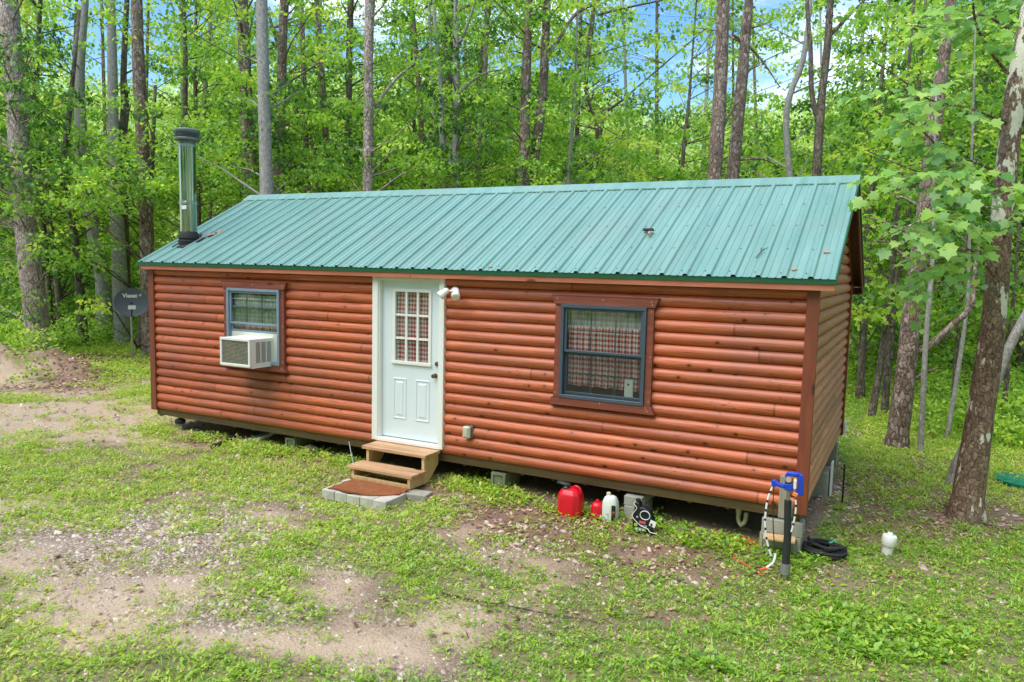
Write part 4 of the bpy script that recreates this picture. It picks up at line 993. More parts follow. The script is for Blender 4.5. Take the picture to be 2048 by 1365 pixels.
mb, z0 = can(7.725, -.16, .165, .14, .285, WPLAS, 'x', .03); bev(mb.build('body', simple('milky_plastic', (.68, .72, .66), .35), t, True), .01, 2)
mb = MB(); mb.lathe((7.70, -.16, z0 + .275), [(.024, 0), (.024, .035), (.018, .04)], 14); mb.build('cap', simple('cream_cap', (.6, .55, .38), .4), t, True)
mb = MB(); mb.box(7.765, 7.812, -.2385, -.2345, z0 + .03, z0 + .20, .001); mb.mi = 1; mb.box(7.772, 7.806, -.2405, -.239, z0 + .12, z0 + .135); mb.box(7.775, 7.800, -.2405, -.239, z0 + .10, z0 + .108); mb.build('label_panel', [BLACK, simple('rust_print', (.35, .10, .05), .5)], t)
mb = MB(); mb.tube(bezier([(7.745, -.25, z0 + .33), (7.765, -.255, z0 + .22), (7.74, -.25, z0 + .14), (7.72, -.25, z0 + .06), (7.76, -.27, z0 + .01)], 24), .003, 5); mb.build('string', WPLAS, t)
t = root('oil_jug', gp(8.16, -.30), 'black plastic oil jug with looped handle and white cord, right of the concrete blocks', 'jug')
z0 = gp(8.16, -.30)[2]; x0 = 8.045
poly = [(0, 0), (.215, 0), (.225, .02), (.225, .13), (.205, .19), (.175, .255), (.115, .285), (.075, .275), (.062, .325), (.018, .325), (.012, .25), (0, .19)]
mb = MB(); mb.prism(poly, lambda p: (x0 + p[0], -.36, z0 + p[1]), lambda p: (x0 + p[0], -.26, z0 + p[1])); bev(mb.build('body', simple('black_jug_plastic', (.010, .012, .020), .28), t, True), .012, 3)
mb = MB(); mb.lathe((x0 + .040, -.31, z0 + .322), [(.026, 0), (.026, .03), (.02, .034)], 14); mb.build('cap', BLACK, t, True)
GREYP = simple('grey_print', (.55, .57, .60), .5)
mb = MB(); c_ = (x0 + .135, z0 + .205); mb.tube([(c_[0] + .052 * math.cos(a), -.364, c_[1] + .046 * math.sin(a)) for a in np.linspace(0, 2 * math.pi, 26)], .006, 6); mb.build('handle_rim', GREYP, t)
mb = MB(); mb.box(x0 + .075, x0 + .145, -.3625, -.3605, z0 + .112, z0 + .140); mb.mi = 1; mb.box(x0 + .02, x0 + .055, -.3625, -.3605, z0 + .075, z0 + .105); mb.mi = 2; mb.box(x0 + .03, x0 + .15, -.3622, -.3605, z0 + .03, z0 + .066)
mb.mi = 3
for k in range(3): mb.box(x0 + .035 + k * .038, x0 + .060 + k * .038, -.3640, -.3626, z0 + .036, z0 + .058)
mb.add([(x0 + .045, -.3626, z0 + .19), (x0 + .065, -.3626, z0 + .175), (x0 + .04, -.3626, z0 + .165)], [[0, 1, 2]])
for k in range(6): mb.box(x0 + .09 + k * .012, x0 + .096 + k * .012, -.3626, -.3606, z0 + .078, z0 + .098)
mb.build('label_panel', [simple('red_print', (.62, .09, .10), .4), simple('lime_print', (.35, .55, .05), .4), simple('olive_print', (.22, .26, .10), .4), GREYP], t)
mb = MB(); mb.box(x0 + .19, x0 + .255, -.375, -.369, z0 + .10, z0 + .165, .001, Matrix.Rotation(.3, 3, 'Y')); mb.mi = 1; mb.box(x0 + .20, x0 + .222, -.3775, -.3755, z0 + .108, z0 + .135, 0)
mb.build('tag', [WPLAS, BLACK], t)
mb = MB(); mb.tube(bezier([(x0 + .035, -.37, z0 + .34), (x0 + .01, -.37, z0 + .31), (x0 + .045, -.37, z0 + .27), (x0 + .0, -.372, z0 + .19), (x0 + .03, -.372, z0 + .14), (x0 + .10, -.372, z0 + .09), (x0 + .17, -.38, z0 + .075), (x0 + .21, -.40, z0 + .05), (x0 + .28, -.40, z0 + .045)], 50), .0035, 6); mb.build('cord', WPLAS, t)

# P-trap under the right end
mb = MB(); mb.lathe((9.0, .28, -.21), [(.028, 0), (.028, .09)], 14); mb.tube(bezier([(9.0, .28, -.2), (9.0, .28, -.27), (9.03, .28, -.32), (9.07, .28, -.28), (9.08, .28, -.18)], 20), .022, 12); mb.lathe((9.03, .28, -.345), [(.014, 0), (.018, .03)], 10)
tag(mb.build('drain_trap', simple('yellowed_pvc', (.55, .52, .36), .4), smooth=True, loc=(9.03, .28, -.3)), 'yellowed curved drain trap hanging under the right end of the cabin', 'drain trap')

# ---------- hydrant
hx, hy = 9.605, -.60; hz = gp(hx, hy)[2]
hyd = root('yard_hydrant', (hx, hy, hz), 'blue headed yard hydrant on a black foam wrapped pipe in front of the right corner', 'hydrant')
mb = MB(); mb.tube([(hx + .005, hy - .02, hz + .12), (hx + .005, hy, hz + .4), (hx - .01, hy, hz + .74)], [.036, .034, .032], 16); mb.build('foam_sleeve', BLACKR, hyd, True)
mb = MB(); mb.tube([(hx + .005, hy - .03, hz - .08), (hx + .005, hy - .02, hz + .11)], .026, 12); mb.mi = 1; mb.tube([(hx + .003, hy - .02, hz + .055), (hx + .003, hy - .02, hz + .15)], [.046, .042], 14); mb.mi = 0; mb.tube([(hx - .01, hy, hz + .74), (hx - .01, hy, hz + .85)], .016, 10)
mb.build('pipe', [STEEL, simple('grey_tape', (.20, .20, .19), .5)], hyd, True)
mb = MB()
HZs = lambda z_: hz + .84 + (z_ - .84) * .74
q = lambda pts: mb.prism(pts, lambda p: (hx + p[0], hy - .026, HZs(p[1])), lambda p: (hx + p[0], hy + .026, HZs(p[1])))
q([(-.045, .83), (.03, .83), (.035, .90), (.0, .925), (-.045, .905)])                                     # body
q([(-.045, .845), (-.045, .89), (-.10, .905), (-.140, .945), (-.160, .93), (-.160, .86), (-.130, .845), (-.12, .865)])   # spout
q([(-.045, .906), (-.0, .926), (.0, 1.005), (.01, 1.018), (.07, 1.018), (.075, 1.066), (-.025, 1.066), (-.045, 1.03)])       # neck and top
q([(.0755, 1.062), (.108, 1.045), (.118, .79), (.078, .79), (.070, .99)])                                    # handle drop
q([(.05, .80), (.084, .80), (.084, .84), (.05, .87)])
bev(mb.build('head', BLUE, hyd, True), .007, 2)
mb = MB(); mb.lathe((hx - .012, hy - .034, HZs(.975)), [(.026, 0), (.026, .03)], 14, 'y'); mb.tube([(hx + .04, hy, HZs(.87)), (hx + .045, hy, HZs(1.01))], [.017, .022], 10); mb.build('lift_rod', simple('tan_fitting', (.50, .42, .27), .5), hyd, True)
mb = MB(); mb.box(hx + .03, hx + .075, hy - .04, hy - .0225, hz + .79, hz + .83, .006, Matrix.Rotation(.4, 3, 'Y')); mb.mi = 1; mb.box(hx + .035, hx + .06, hy - .045, hy - .02, hz + .86, hz + .95, .006); mb.build('tape_wrap', [simple('orange_tape', (.75, .25, .10), .5), WPLAS], hyd)
# heating cable: striped
def striped():
    m, nt = new_mat('striped_cable'); z = N(nt, 'ShaderNodeSeparateXYZ', {'Vector': objco(nt)}).outputs[2]
    f = math_(nt, 'GREATER_THAN', math_(nt, 'FRACT', math_(nt, 'MULTIPLY', z, 11.5)), .28); c = ramp(nt, f, [(0, (.02, .02, .02)), (1, (.78, .78, .76))], 'CONSTANT'); finish(nt, c, .4); return m
STR = striped()
mb = MB(); mb.tube(bezier([(hx - .145, hy - .0, hz + .86), (hx - .185, hy - .02, hz + .72), (hx - .195, hy - .03, hz + .52), (hx - .17, hy - .03, hz + .34), (hx - .12, hy - .03, hz + .18)], 30), .0095, 8)
mb.tube(bezier([(hx + .06, hy - .03, hz + .76), (hx + .065, hy - .03, hz + .66), (hx + .05, hy - .03, hz + .52), (hx + .035, hy - .03, hz + .44)], 20), .0085, 8)
tag(mb.build('heat_cable', STR, smooth=True, loc=(hx, hy, hz)), 'black and white striped heating cable looping beside the blue hydrant', 'cable')
mb = MB(); mb.tube(bezier([(hx - .14, hy, hz + .85), (hx - .135, hy - .02, hz + .70), (hx - .12, hy - .02, hz + .45), (hx - .085, hy - .03, hz + .2)], 20), .005, 6); mb.tube([(hx - .137, hy - .01, hz + .71), (hx - .135, hy - .015, hz + .64)], .013, 8)
tag(mb.build('cable', simple('dark_brown_cable', (.06, .025, .018), .4), loc=(hx, hy, hz)), 'thin dark brown cable hanging from the spout of the blue hydrant', 'cable')
mb = MB(); mb.tube(bezier([(hx - .085, hy - .03, hz + .23), (hx - .10, hy - .05, hz + .15), (hx - .16, hy - .08, hz + .09)], 12), .010, 8); mb.mi = 1; mb.tube([(hx - .155, hy - .078, hz + .093), (hx - .20, hy - .10, hz + .075)], [.016, .012], 8)
tag(mb.build('cable_plug', [WPLAS, simple('orange_plug', (.80, .10, .02), .4)], loc=(hx, hy, hz)), 'white cable end with an orange tip dangling left of the hydrant pipe', 'cable plug')
mb = MB(); mb.box(9.475, 9.545, -.30, -.265, .0, .41, .003); mb.box(9.545, 9.60, -.296, -.268, .0, .18, .002)
tag(mb.build('wood_post', GREYW, loc=(9.5, -.28, 0)), 'short weathered board upright behind the head of the blue hydrant', 'board')
# orange cord on the ground
cpts = [(8.80, .10), (8.90, .02), (8.98, .10), (9.06, .0), (9.15, .07), (9.22, -.02), (9.10, -.10), (8.98, -.08), (9.05, -.24), (9.12, -.42), (9.20, -.50), (9.34, -.62), (9.42, -.68)]
mb = MB(); P_ = [gp(a, b, .02 + .012 * math.sin(i_ * 2)) for i_, (a, b) in enumerate(cpts)]; mb.tube(bezier(P_, 90), .006, 6)
P_ = [gp(8.83 + .04 * i_ + .0, .05 + .05 * math.sin(i_ * 2.1), .025 + .008 * math.cos(i_)) for i_ in range(12)]; mb.tube(bezier(P_, 60), .006, 6)
P_ = [gp(9.08 + .016 * i_, .07 + .05 * math.sin(i_ * 1.7 + 1), .035 + .01 * math.cos(i_)) for i_ in range(14)]; mb.tube(bezier(P_, 60), .006, 6)
tag(mb.build('extension_cord', ORANGE, smooth=True, loc=gp(9.1, 0)), 'tangled orange extension cord on the ground left of the corner blocks', 'cord')
# hose
pts = []; rs = np.random.default_rng(5)
for i_ in range(150):
    a = i_ * .42; r = .15 + .055 * math.sin(a * .31) + rs.normal(0, .008); pts.append((9.86 + r * 1.0 * math.cos(a) + .02 * math.sin(a * .13), .20 + r * .95 * math.sin(a), gp(9.86, .2)[2] + .02 + .028 * (1 + math.sin(a * .23)) + .0004 * i_))
mb = MB(); mb.tube(bezier(pts, 420), .0145, 7); mb.tube(bezier([pts[-1], gp(9.72, .35, .10), gp(9.68, .55, .06)], 10), .012, 7)
hose = mb.build('garden_hose', BLACKR, smooth=True, loc=gp(9.86, .2)); tag(hose, 'coiled black garden hose on the ground right of the corner blocks', 'hose')
mb = MB(); mb.tube([(9.90, .27, gp(9.9, .27)[2] + .11), (9.955, .30, gp(9.9, .27)[2] + .125)], [.018, .022], 10); mb.build('connector', simple('green_connector', (.0, .30, .16), .4), hose, True)
# white cleanout pipe
cx_, cy_, cz_ = gp(10.42, .55); t = root('cleanout_pipe', (cx_, cy_, cz_), 'white capped plastic cleanout pipe standing in the grass right of the cabin', 'pipe')
lean = Matrix.Rotation(rad(5), 3, 'Y')
def leanmb(mb): mb.v = [tuple(lean @ (Vector(v) - Vector((cx_, cy_, cz_))) + Vector((cx_, cy_, cz_))) for v in mb.v]; return mb
mb = MB(); mb.lathe((cx_, cy_, cz_ - .05), [(.053, 0), (.053, .17)], 18); leanmb(mb).build('pipe', WPVC, t, True)
mb = MB(); mb.lathe((cx_, cy_, cz_ + .115), [(.066, 0), (.069, .004), (.069, .09), (.064, .10), (.02, .108)], 20); mb.box(cx_ - .024, cx_ + .024, cy_ - .024, cy_ + .024, cz_ + .22, cz_ + .243, .003); leanmb(mb).build('cap', simple('bright_pvc_cap', (.80, .80, .77), .35), t, True)
# stake
sp_ = gp(9.89, 2.05); mb = MB(); mb.tube([(9.89, 2.05, sp_[2] - .05), (9.89, 2.05, sp_[2] + .50)], .011, 8); tag(mb.build('stake', BLACK, loc=sp_), 'thin black metal stake upright in the grass beside the right end wall', 'stake')
# green septic lid
p = ground_pt(2048, 966); lz = p[2]
mb = MB(); mb.lathe((p[0] + .02, p[1], lz - .03), [(.36, 0), (.36, .05), (.375, .055), (.375, .075), (.34, .083), (.335, .078), (.20, .088), (.195, .083), (.02, .09)], 40)
for k in range(12):
    a = k * math.pi / 6; R_ = Matrix.Rotation(a, 3, 'Z'); mb.box(p[0] + .02 + .21, p[0] + .02 + .33, p[1] - .008, p[1] + .008, lz + .045, lz + .058, 0, R_, (p[0] + .02, p[1], lz + .05))
tag(mb.build('septic_lid', GREENL, smooth=True, loc=tuple(p)), 'round green plastic septic lid lying in the grass at the far right', 'lid')
# branch on the ground
mb = MB(); P_ = [gp(7.21, -2.71, .03), gp(7.45, -2.66, .02), gp(7.75, -2.60, .03), gp(8.05, -2.50, .02), gp(8.31, -2.40, .015), gp(8.5, -2.36, .01)]
pb = bezier(P_, 24); mb.tube(pb, [.009 * (1 - .7 * i_ / len(pb)) for i_ in range(len(pb))], 6); mb.tube([pb[6], tuple(np.array(pb[6]) + [.03, .06, .06])], .004, 5); mb.tube([pb[14], tuple(np.array(pb[14]) + [.09, -.05, .03])], .003, 5)
tag(mb.build('fallen_branch', BARK['dark'], loc=gp(7.7, -2.6)), 'thin dark fallen branch lying on the grass in the middle of the yard', 'branch')
mb = MB(); P_ = [ground_pt(1880, 1010), ground_pt(1950, 1045), ground_pt(2012, 1062)]; P_ = [(a[0], a[1], a[2] + .02) for a in P_]; pb = bezier(P_, 12); mb.tube(pb, .012, 6)
tag(mb.build('fallen_branch', BARK['dark'], loc=tuple(P_[1])), 'thin dark root like branch on the ground in front of the sycamore', 'branch')

# ---------- dish
dx, dy = -7.3, 4.9; dz = gp(dx, dy)[2]
dish = root('satellite_dish', (dx, dy, dz), 'dark grey satellite dish on a metal pole left of the cabin', 'satellite dish')
P0 = unproj(264, 722, 19.4); P1 = unproj(262, 628, 19.4)
mb = MB(); mb.tube([(dx, dy, dz - .3), (dx - .01, dy, 1.0)], .030, 12); mb.build('pole', STEEL, dish, True)
dc = unproj(263, 605, 19.2); nd = unit((CAM - dc) * np.array([1, 1, 1]) + np.array([0.5, 0, 1.2])); dR = unit(np.cross(nd, [0, 0, 1]) * -1); dU = unit(np.cross(dR, nd)) * 1
if dU[2] < 0: dU = -dU
mb = MB(); rings = 8; n = 40; A_, B_ = .40, .365; vs = []
for sgn, off in ((1, 0), (-1, .012)):
    for j in range(1, rings + 1):
        r = j / rings
        for k in range(n):
            a = 2 * math.pi * k / n; vs.append(dc + dR * A_ * r * math.cos(a) + dU * B_ * r * math.sin(a) - nd * (.075 * (1 - r * r) + off))
vs.append(dc - nd * .075); vs.append(dc - nd * .087); fs = []
for s_ in (0, 1):
    b_ = s_ * rings * n
    for j in range(rings - 1):
        for k in range(n): fs.append([b_ + j * n + k, b_ + j * n + (k + 1) % n, b_ + (j + 1) * n + (k + 1) % n, b_ + (j + 1) * n + k])
    for k in range(n): fs.append([b_ + k, b_ + (k + 1) % n, 2 * rings * n + s_])
for k in range(n): fs.append([(rings - 1) * n + k, (rings - 1) * n + (k + 1) % n, rings * n + (rings - 1) * n + (k + 1) % n, rings * n + (rings - 1) * n + k])
mb.add(vs, fs); refl = mb.build('reflector', simple('dark_grey_dish', (.085, .092, .110), .5, 0, .2, 40), dish, True)
tcv = bpy.data.curves.new('txt', 'FONT'); tcv.body = 'Viasat'; tcv.size = .14; tcv.align_x = 'CENTER'; tcv.extrude = .001; tcv.offset = .0035
to = bpy.data.objects.new('txt', tcv); COL.objects.link(to); dg = bpy.context.evaluated_depsgraph_get(); tm = bpy.data.meshes.new_from_object(to.evaluated_get(dg))
V = np.array([v.co[:] for v in tm.vertices]); Fc = [list(p_.vertices) for p_ in tm.polygons]; bpy.data.objects.remove(to)
def on_dish(px, py, h=.006):
    r2 = (px / A_) ** 2 + (py / B_) ** 2; return dc + dR * px + dU * py - nd * (.075 * (1 - r2) - h)
mb = MB(); mb.add([on_dish(v[0] - .035, v[1] + .125, .006 + v[2]) for v in V], Fc)
for i_, (r, a0) in enumerate(((.018, .4), (.034, .3))):       # little signal mark
    cxm, cym = .185, .165; arc = [(cxm + r * math.cos(a), cym + r * math.sin(a)) for a in np.linspace(-.9, 1.6, 8)]
mb.tube([on_dish(.165, .16), on_dish(.185, .175), on_dish(.205, .170)], .006, 6); mb.tube([on_dish(.200, .158), on_dish(.222, .160), on_dish(.226, .205)], .008, 6); mb.tube([on_dish(.175, .195), on_dish(.205, .205), on_dish(.228, .222)], .004, 6)
mb.build('lettering', WPLAS, refl)
mb = MB(); mb.tube([tuple(dc - dU * .36 - nd * .05), tuple(dc - dU * .30 + nd * .16), tuple(dc - dU * .20 + nd * .36)], .016, 8); mb.build('feed_arm', BLACK, dish, True)
mb = MB(); c0 = dc - dU * .15 + nd * .38
vs = [c0 + dR * sx * .085 + dU * sy * .048 + nd * sz * .05 for sx in (-1, 1) for sy in (-1, 1) for sz in (-1, 1)]
mb.add(vs, [[0, 1, 3, 2], [4, 6, 7, 5], [0, 4, 5, 1], [2, 3, 7, 6], [0, 2, 6, 4], [1, 5, 7, 3]]); mb.build('feed_box', simple('pale_feed_plastic', (.55, .56, .50), .5), dish)
mb = MB(); mb.tube([(dx - .01, dy, .98), tuple(dc - nd * .14 - dU * .1), tuple(dc - nd * .085)], .035, 8); mb.build('bracket', BLACK, dish, True)

# ------------------------------------------------------------------ trees
TREES = []
def trunk_path(path, depth, base_depth=None):
    P = [unproj(u, v, depth) for u, v, w in path]; R_ = [w * depth / FPX / 2 for u, v, w in path]
    return P, R_
def add_tree(label, kind, path, depth, group=None, crown='n', name='tree', stubs=0, limbs=(), ext=3.5, grounded=True):
    """path: (u, v, width) from the top of the view down to the lowest seen point"""
    P, R_ = trunk_path(path, depth); d = P[-1] - P[-2]; d = d / max(abs(d[2]), 1e-3); p = P[-1].copy(); r = R_[-1]
    pts = list(P); rs_ = list(R_)
    for _ in range(40):
        g_ = float(gz(p[0], p[1]))
        if p[2] <= g_ + .02: break
        stp = min(1.2, max(.25, (p[2] - g_) * .6)); p = p + d * stp * np.array([.6, .6, 1]); r *= 1.01
        pts.append(p.copy()); rs_.append(r * (1.22 if p[2] - g_ < .25 else 1.08 if p[2] - g_ < .7 else 1))
    g_ = float(gz(pts[-1][0], pts[-1][1])); pts.append(pts[-1] + np.array([d[0], d[1], -1]) * .25); rs_.append(rs_[-1] * 1.25)
    up = unit(P[0] - P[1]); pts.insert(0, P[0] + up * ext); rs_.insert(0, R_[0] * .55)
    pts = pts[::-1]; rs_ = rs_[::-1]
    base = np.array([pts[1][0], pts[1][1], g_])
    t = root(name, tuple(base), label, 'tree', group)
    dense = bezier(pts, max(24, 3 * len(pts))); 
    zz = np.array([q_[2] for q_ in pts]); rr = np.interp([q_[2] for q_ in dense], zz, rs_) if np.all(np.diff(zz) > 0) else np.interp(np.linspace(0, 1, len(dense)), np.linspace(0, 1, len(rs_)), rs_)
    rr = [float(x_) * (1 + random.uniform(-.03, .03)) for x_ in rr]
    mb = MB(); mb.tube([tuple(q_) for q_ in dense], rr, 14 if depth < 26 else 8)
    for _ in range(stubs):
        k = random.randrange(len(dense) // 4, len(dense) - 2); a = random.uniform(0, 6.28); L = random.uniform(.2, 1.3); q_ = np.array(dense[k])
        e1 = q_ + np.array([math.cos(a), math.sin(a), random.uniform(-.1, .6)]) * L * .5; e2 = e1 + np.array([math.cos(a + .4), math.sin(a + .4), random.uniform(-.3, .5)]) * L * .5
        mb.tube([tuple(q_), tuple(e1), tuple(e2)], [rr[k] * .22, rr[k] * .15, .006], 6)
    limb_pts = []
    for L in limbs:      # limbs given where they are seen
        LP = [unproj(u, v, dd) for u, v, w, dd in L]; LR = [w * dd / FPX / 2 for u, v, w, dd in L]; lb = bezier(LP, 5 * len(LP)); limb_pts.append(lb)
        mb.tube([tuple(q_) for q_ in lb], list(np.interp(np.linspace(0, 1, len(lb)), np.linspace(0, 1, len(LR)), LR)), 8)
    TREES.append(dict(root=t, mb=mb, kind=kind, limbs=limb_pts, P=np.array(dense), R=rr, depth=depth, crown=crown, C=[], uv=path))
    return TREES[-1]
T = add_tree
T('big pale barked pine standing on the dirt mound at the far left', 'pale_pine', [(15, -20, 34), (36, 250, 37), (52, 460, 40), (80, 700, 45)], 19.7, stubs=2, name='pine_tree')
T('thin dark sapling close behind the big pine at the far left', 'dark', [(80, 20, 8), (74, 150, 9), (78, 330, 9), (96, 560, 10)], 24)
T('slender grey tree with a slight bend, second large trunk from the left edge', 'grey', [(172, -20, 13), (160, 140, 18), (163, 280, 23), (180, 420, 26), (205, 560, 28), (212, 690, 34)], 23.5)
T('straight dark thin trunk between the big pine and the bent grey tree', 'dark', [(135, 260, 11), (128, 330, 12), (150, 480, 14), (162, 600, 16)], 22)
T('thin dark leaning trunk low down between the big pine and the bent grey tree', 'dark', [(92, 380, 10), (104, 480, 11), (118, 600, 13)], 24)
T('grey twin stemmed tree behind the satellite dish, its left stem', 'grey', [(222, -20, 15), (225, 140, 19), (228, 300, 21), (236, 480, 27), (246, 690, 32)], 22.5, stubs=2)
T('thin grey right hand stem of the pair behind the satellite dish', 'dark', [(255, -20, 9), (247, 150, 12), (250, 220, 16), (242, 330, 22), (252, 690, 27)], 22.9)
T('reddish pine rising left of the stovepipe, just off the corner of the cabin', 'red_pine', [(273, -20, 21), (277, 130, 24), (286, 300, 25), (293, 450, 27), (300, 700, 31)], 20.5, stubs=3, name='pine_tree')
T('dark slim trunk against the left corner of the cabin, right of the dish', 'dark', [(300, 420, 11), (294, 560, 13), (278, 700, 15)], 21.3)
T('thin dark trunk directly above the stovepipe cap', 'dark', [(366, -20, 8), (371, 120, 9), (370, 240, 10)], 21)
T('second thin dark trunk just right of the one above the stovepipe', 'dark', [(392, 30, 6), (390, 150, 7), (393, 260, 9)], 24)
T('slim grey trunk half hidden in leaves between the stovepipe and the dark pine', 'grey', [(425, -20, 7), (412, 160, 9), (403, 270, 12)], 27)
T('thick dark pine left of the smooth pale trunk', 'red_pine', [(484, -20, 20), (489, 120, 24), (494, 230, 26), (503, 400, 29)], 20.5, stubs=3, name='pine_tree')
T('smooth pale grey trunk rising above the left part of the roof', 'grey', [(523, -20, 22), (526, 130, 23), (530, 270, 25), (534, 400, 27)], 17.5)
T('reddish pine immediately right of the smooth pale trunk', 'red_pine', [(568, -20, 15), (564, 130, 18), (560, 260, 20), (557, 400, 23)], 20.7, stubs=2, name='pine_tree')
T('thin straight dark pine, first of two right of the reddish pine by the pale trunk', 'red_pine', [(602, -20, 8), (609, 200, 11), (616, 400, 13)], 23, stubs=2, name='pine_tree')
T('thin dark pine, second of two right of the reddish pine by the pale trunk', 'red_pine', [(631, -20, 9), (645, 160, 11), (659, 400, 14)], 23.5, stubs=3, name='pine_tree')
T('dark leaning stem crossing behind the two thin pines', 'dark', [(572, 150, 7), (592, 220, 9), (628, 300, 10), (650, 400, 11)], 25)
T('rough dark trunk just left of the pale pine above the roof', 'dark', [(702, -20, 12), (698, 130, 13), (698, 260, 13), (700, 400, 14)], 24, stubs=2)
T('pale straight pine above the roof, right of the two thin pines', 'pale_pine', [(739, -20, 18), (737, 130, 18), (737, 260, 20), (735, 400, 20)], 18.5, stubs=1, name='pine_tree',
  limbs=[[(748, 215, 7, 18.6), (790, 160, 6, 18.9), (835, 122, 4, 19.2), (850, 105, 2, 19.3)]])
T('thin brown pine between the pale pine and the fork trunked grey tree', 'red_pine', [(823, -20, 8), (832, 110, 9), (841, 220, 11), (848, 400, 11)], 24, name='pine_tree')
T('thin mottled stem close left of the fork trunked grey tree', 'grey', [(860, 60, 5), (866, 200, 6), (870, 300, 7), (870, 400, 8)], 22)
T('grey tree forking low above the roof middle into two slender upright stems', 'grey', [(912, 40, 10), (913, 150, 12), (912, 260, 14), (912, 400, 17)], 19.5,
  limbs=[[(908, 345, 12, 19.5), (895, 315, 12, 19.5), (884, 280, 11, 19.4), (882, 180, 10, 19.4), (874, 90, 8, 19.3), (868, 20, 7, 19.3), (868, -60, 5, 19.3)], [(916, 190, 7, 19.5), (940, 165, 6, 19.7), (975, 145, 4, 19.9), (1005, 140, 3, 20)], [(918, 90, 8, 19.5), (935, 50, 6, 19.4), (945, 20, 5, 19.3), (960, -40, 4, 19.3)]])
T('dark stocky trunk behind the fork trunked grey tree', 'dark', [(897, -20, 22), (897, 120, 18), (897, 260, 16), (897, 400, 15)], 23, limbs=[[(905, 280, 16, 23), (930, 250, 15, 23.3), (955, 200, 13, 23.6), (962, 130, 12, 23.8), (975, 40, 10, 24), (985, -60, 8, 24)]])
T('straight reddish pine close left of the pair of rough pines above the roof middle', 'red_pine', [(976, -20, 8), (971, 120, 10), (965, 220, 11), (954, 400, 13)], 22, stubs=2, name='pine_tree')
T('left trunk of the close pair of rough pines above the middle of the roof', 'red_pine', [(1058, -20, 14), (1054, 110, 18), (1050, 230, 21), (1047, 400, 24)], 18.8, stubs=4, name='pine_tree')
T('right trunk of the close pair of rough pines above the middle of the roof', 'red_pine', [(1095, -20, 15), (1090, 100, 17), (1084, 200, 19), (1070, 310, 20), (1056, 400, 23)], 19.0, stubs=4, name='pine_tree',
  limbs=[[(1096, 110, 10, 19), (1120, 75, 8, 19.2), (1150, 30, 7, 19.5), (1190, 5, 6, 19.8), (1215, -20, 5, 20)]])
T('thin pale stem right of the pair of rough pines', 'grey', [(1152, 110, 5), (1148, 220, 7), (1139, 320, 8), (1135, 400, 8)], 19.5, limbs=[[(1146, 250, 5, 19.5), (1165, 205, 4, 19.6), (1195, 175, 3, 19.7), (1235, 160, 2, 19.8)]])
T('thin dark crooked tree whose limb reaches right across open sky', 'dark', [(1192, -20, 8), (1180, 80, 10), (1172, 180, 9), (1195, 260, 8), (1178, 400, 9)], 23, limbs=[[(1196, 30, 6, 23), (1235, 20, 5, 23), (1290, 8, 4, 23), (1350, -4, 3, 23)]])
T('thin dark sapling leaning right under the open patch of sky', 'dark', [(1245, 200, 4), (1210, 230, 6), (1195, 310, 8), (1180, 400, 9)], 21.5)
T('thin upright sapling right of the open patch of sky', 'dark', [(1384, 120, 4), (1378, 200, 6), (1368, 290, 7), (1360, 400, 9)], 21)
T('big straight reddish pine above the right part of the roof, left one of the pair', 'red_pine', [(1447, -20, 25), (1443, 120, 26), (1437, 230, 27), (1428, 380, 28)], 16.5, stubs=3, name='pine_tree', limbs=[[(1446, 255, 7, 16.5), (1462, 225, 6, 16.5), (1478, 200, 4, 16.5)]])
T('big straight reddish pine above the right part of the roof, right one of the pair', 'red_pine', [(1500, -20, 14), (1492, 60, 20), (1484, 160, 23), (1463, 380, 25)], 17, stubs=3, name='pine_tree',
  limbs=[[(1486, 160, 6, 17), (1500, 140, 5, 17), (1520, 130, 3, 17)], [(1482, 320, 5, 17), (1520, 318, 4, 17), (1550, 328, 3, 17)], [(1466, 70, 6, 17), (1500, 95, 5, 17), (1530, 130, 4, 17), (1560, 175, 2, 17)]])
T('slender grey leaning tree left of the forked tree above the right end of the roof', 'grey', [(1622, 0, 6), (1606, 120, 11), (1580, 190, 12), (1572, 260, 12), (1582, 380, 13)], 17.5)
T('dark forked tree with two upright stems above the right end of the roof', 'dark', [(1662, -20, 13), (1655, 90, 14), (1645, 180, 15), (1640, 240, 17), (1631, 380, 18)], 16.5,
  limbs=[[(1637, 245, 12, 16.5), (1624, 190, 10, 16.5), (1621, 100, 9, 16.5), (1615, 20, 8, 16.5), (1613, -60, 6, 16.5)], [(1652, 80, 9, 16.5), (1690, 40, 7, 16.6), (1730, 0, 5, 16.7), (1760, -30, 4, 16.7)]])
T('thin dark trunk just beyond the right edge of the roof', 'dark', [(1757, 230, 8), (1748, 330, 10), (1741, 420, 12), (1732, 560, 13), (1722, 760, 15)], 17)
T('slim dark trunk leaning right, first trunk right of the end wall', 'dark', [(1812, 200, 7), (1800, 350, 9), (1783, 560, 12), (1765, 700, 13), (1742, 840, 16)], 14.8)
T('slim dark trunk leaning right, second trunk right of the end wall', 'dark', [(1830, 260, 8), (1812, 480, 11), (1796, 560, 12), (1777, 720, 14), (1768, 840, 16)], 15.5)
T('large dark pine right of the end wall with one long limb slanting upward', 'red_pine', [(1905, -20, 18), (1893, 80, 22), (1868, 250, 30), (1852, 420, 35), (1828, 590, 35), (1812, 740, 37), (1796, 868, 42)], 12.4, stubs=3, name='pine_tree',
  limbs=[[(1828, 705, 17, 12.4), (1862, 690, 15, 12.3), (1905, 650, 13, 12.2), (1942, 612, 12, 12.1), (1950, 540, 8, 12.1), (1962, 470, 5, 12.1)], [(1826, 760, 7, 12.4), (1850, 745, 5, 12.4), (1878, 735, 3, 12.4)], [(1850, 530, 8, 12.4), (1880, 515, 6, 12.4), (1900, 505, 4, 12.4)]])
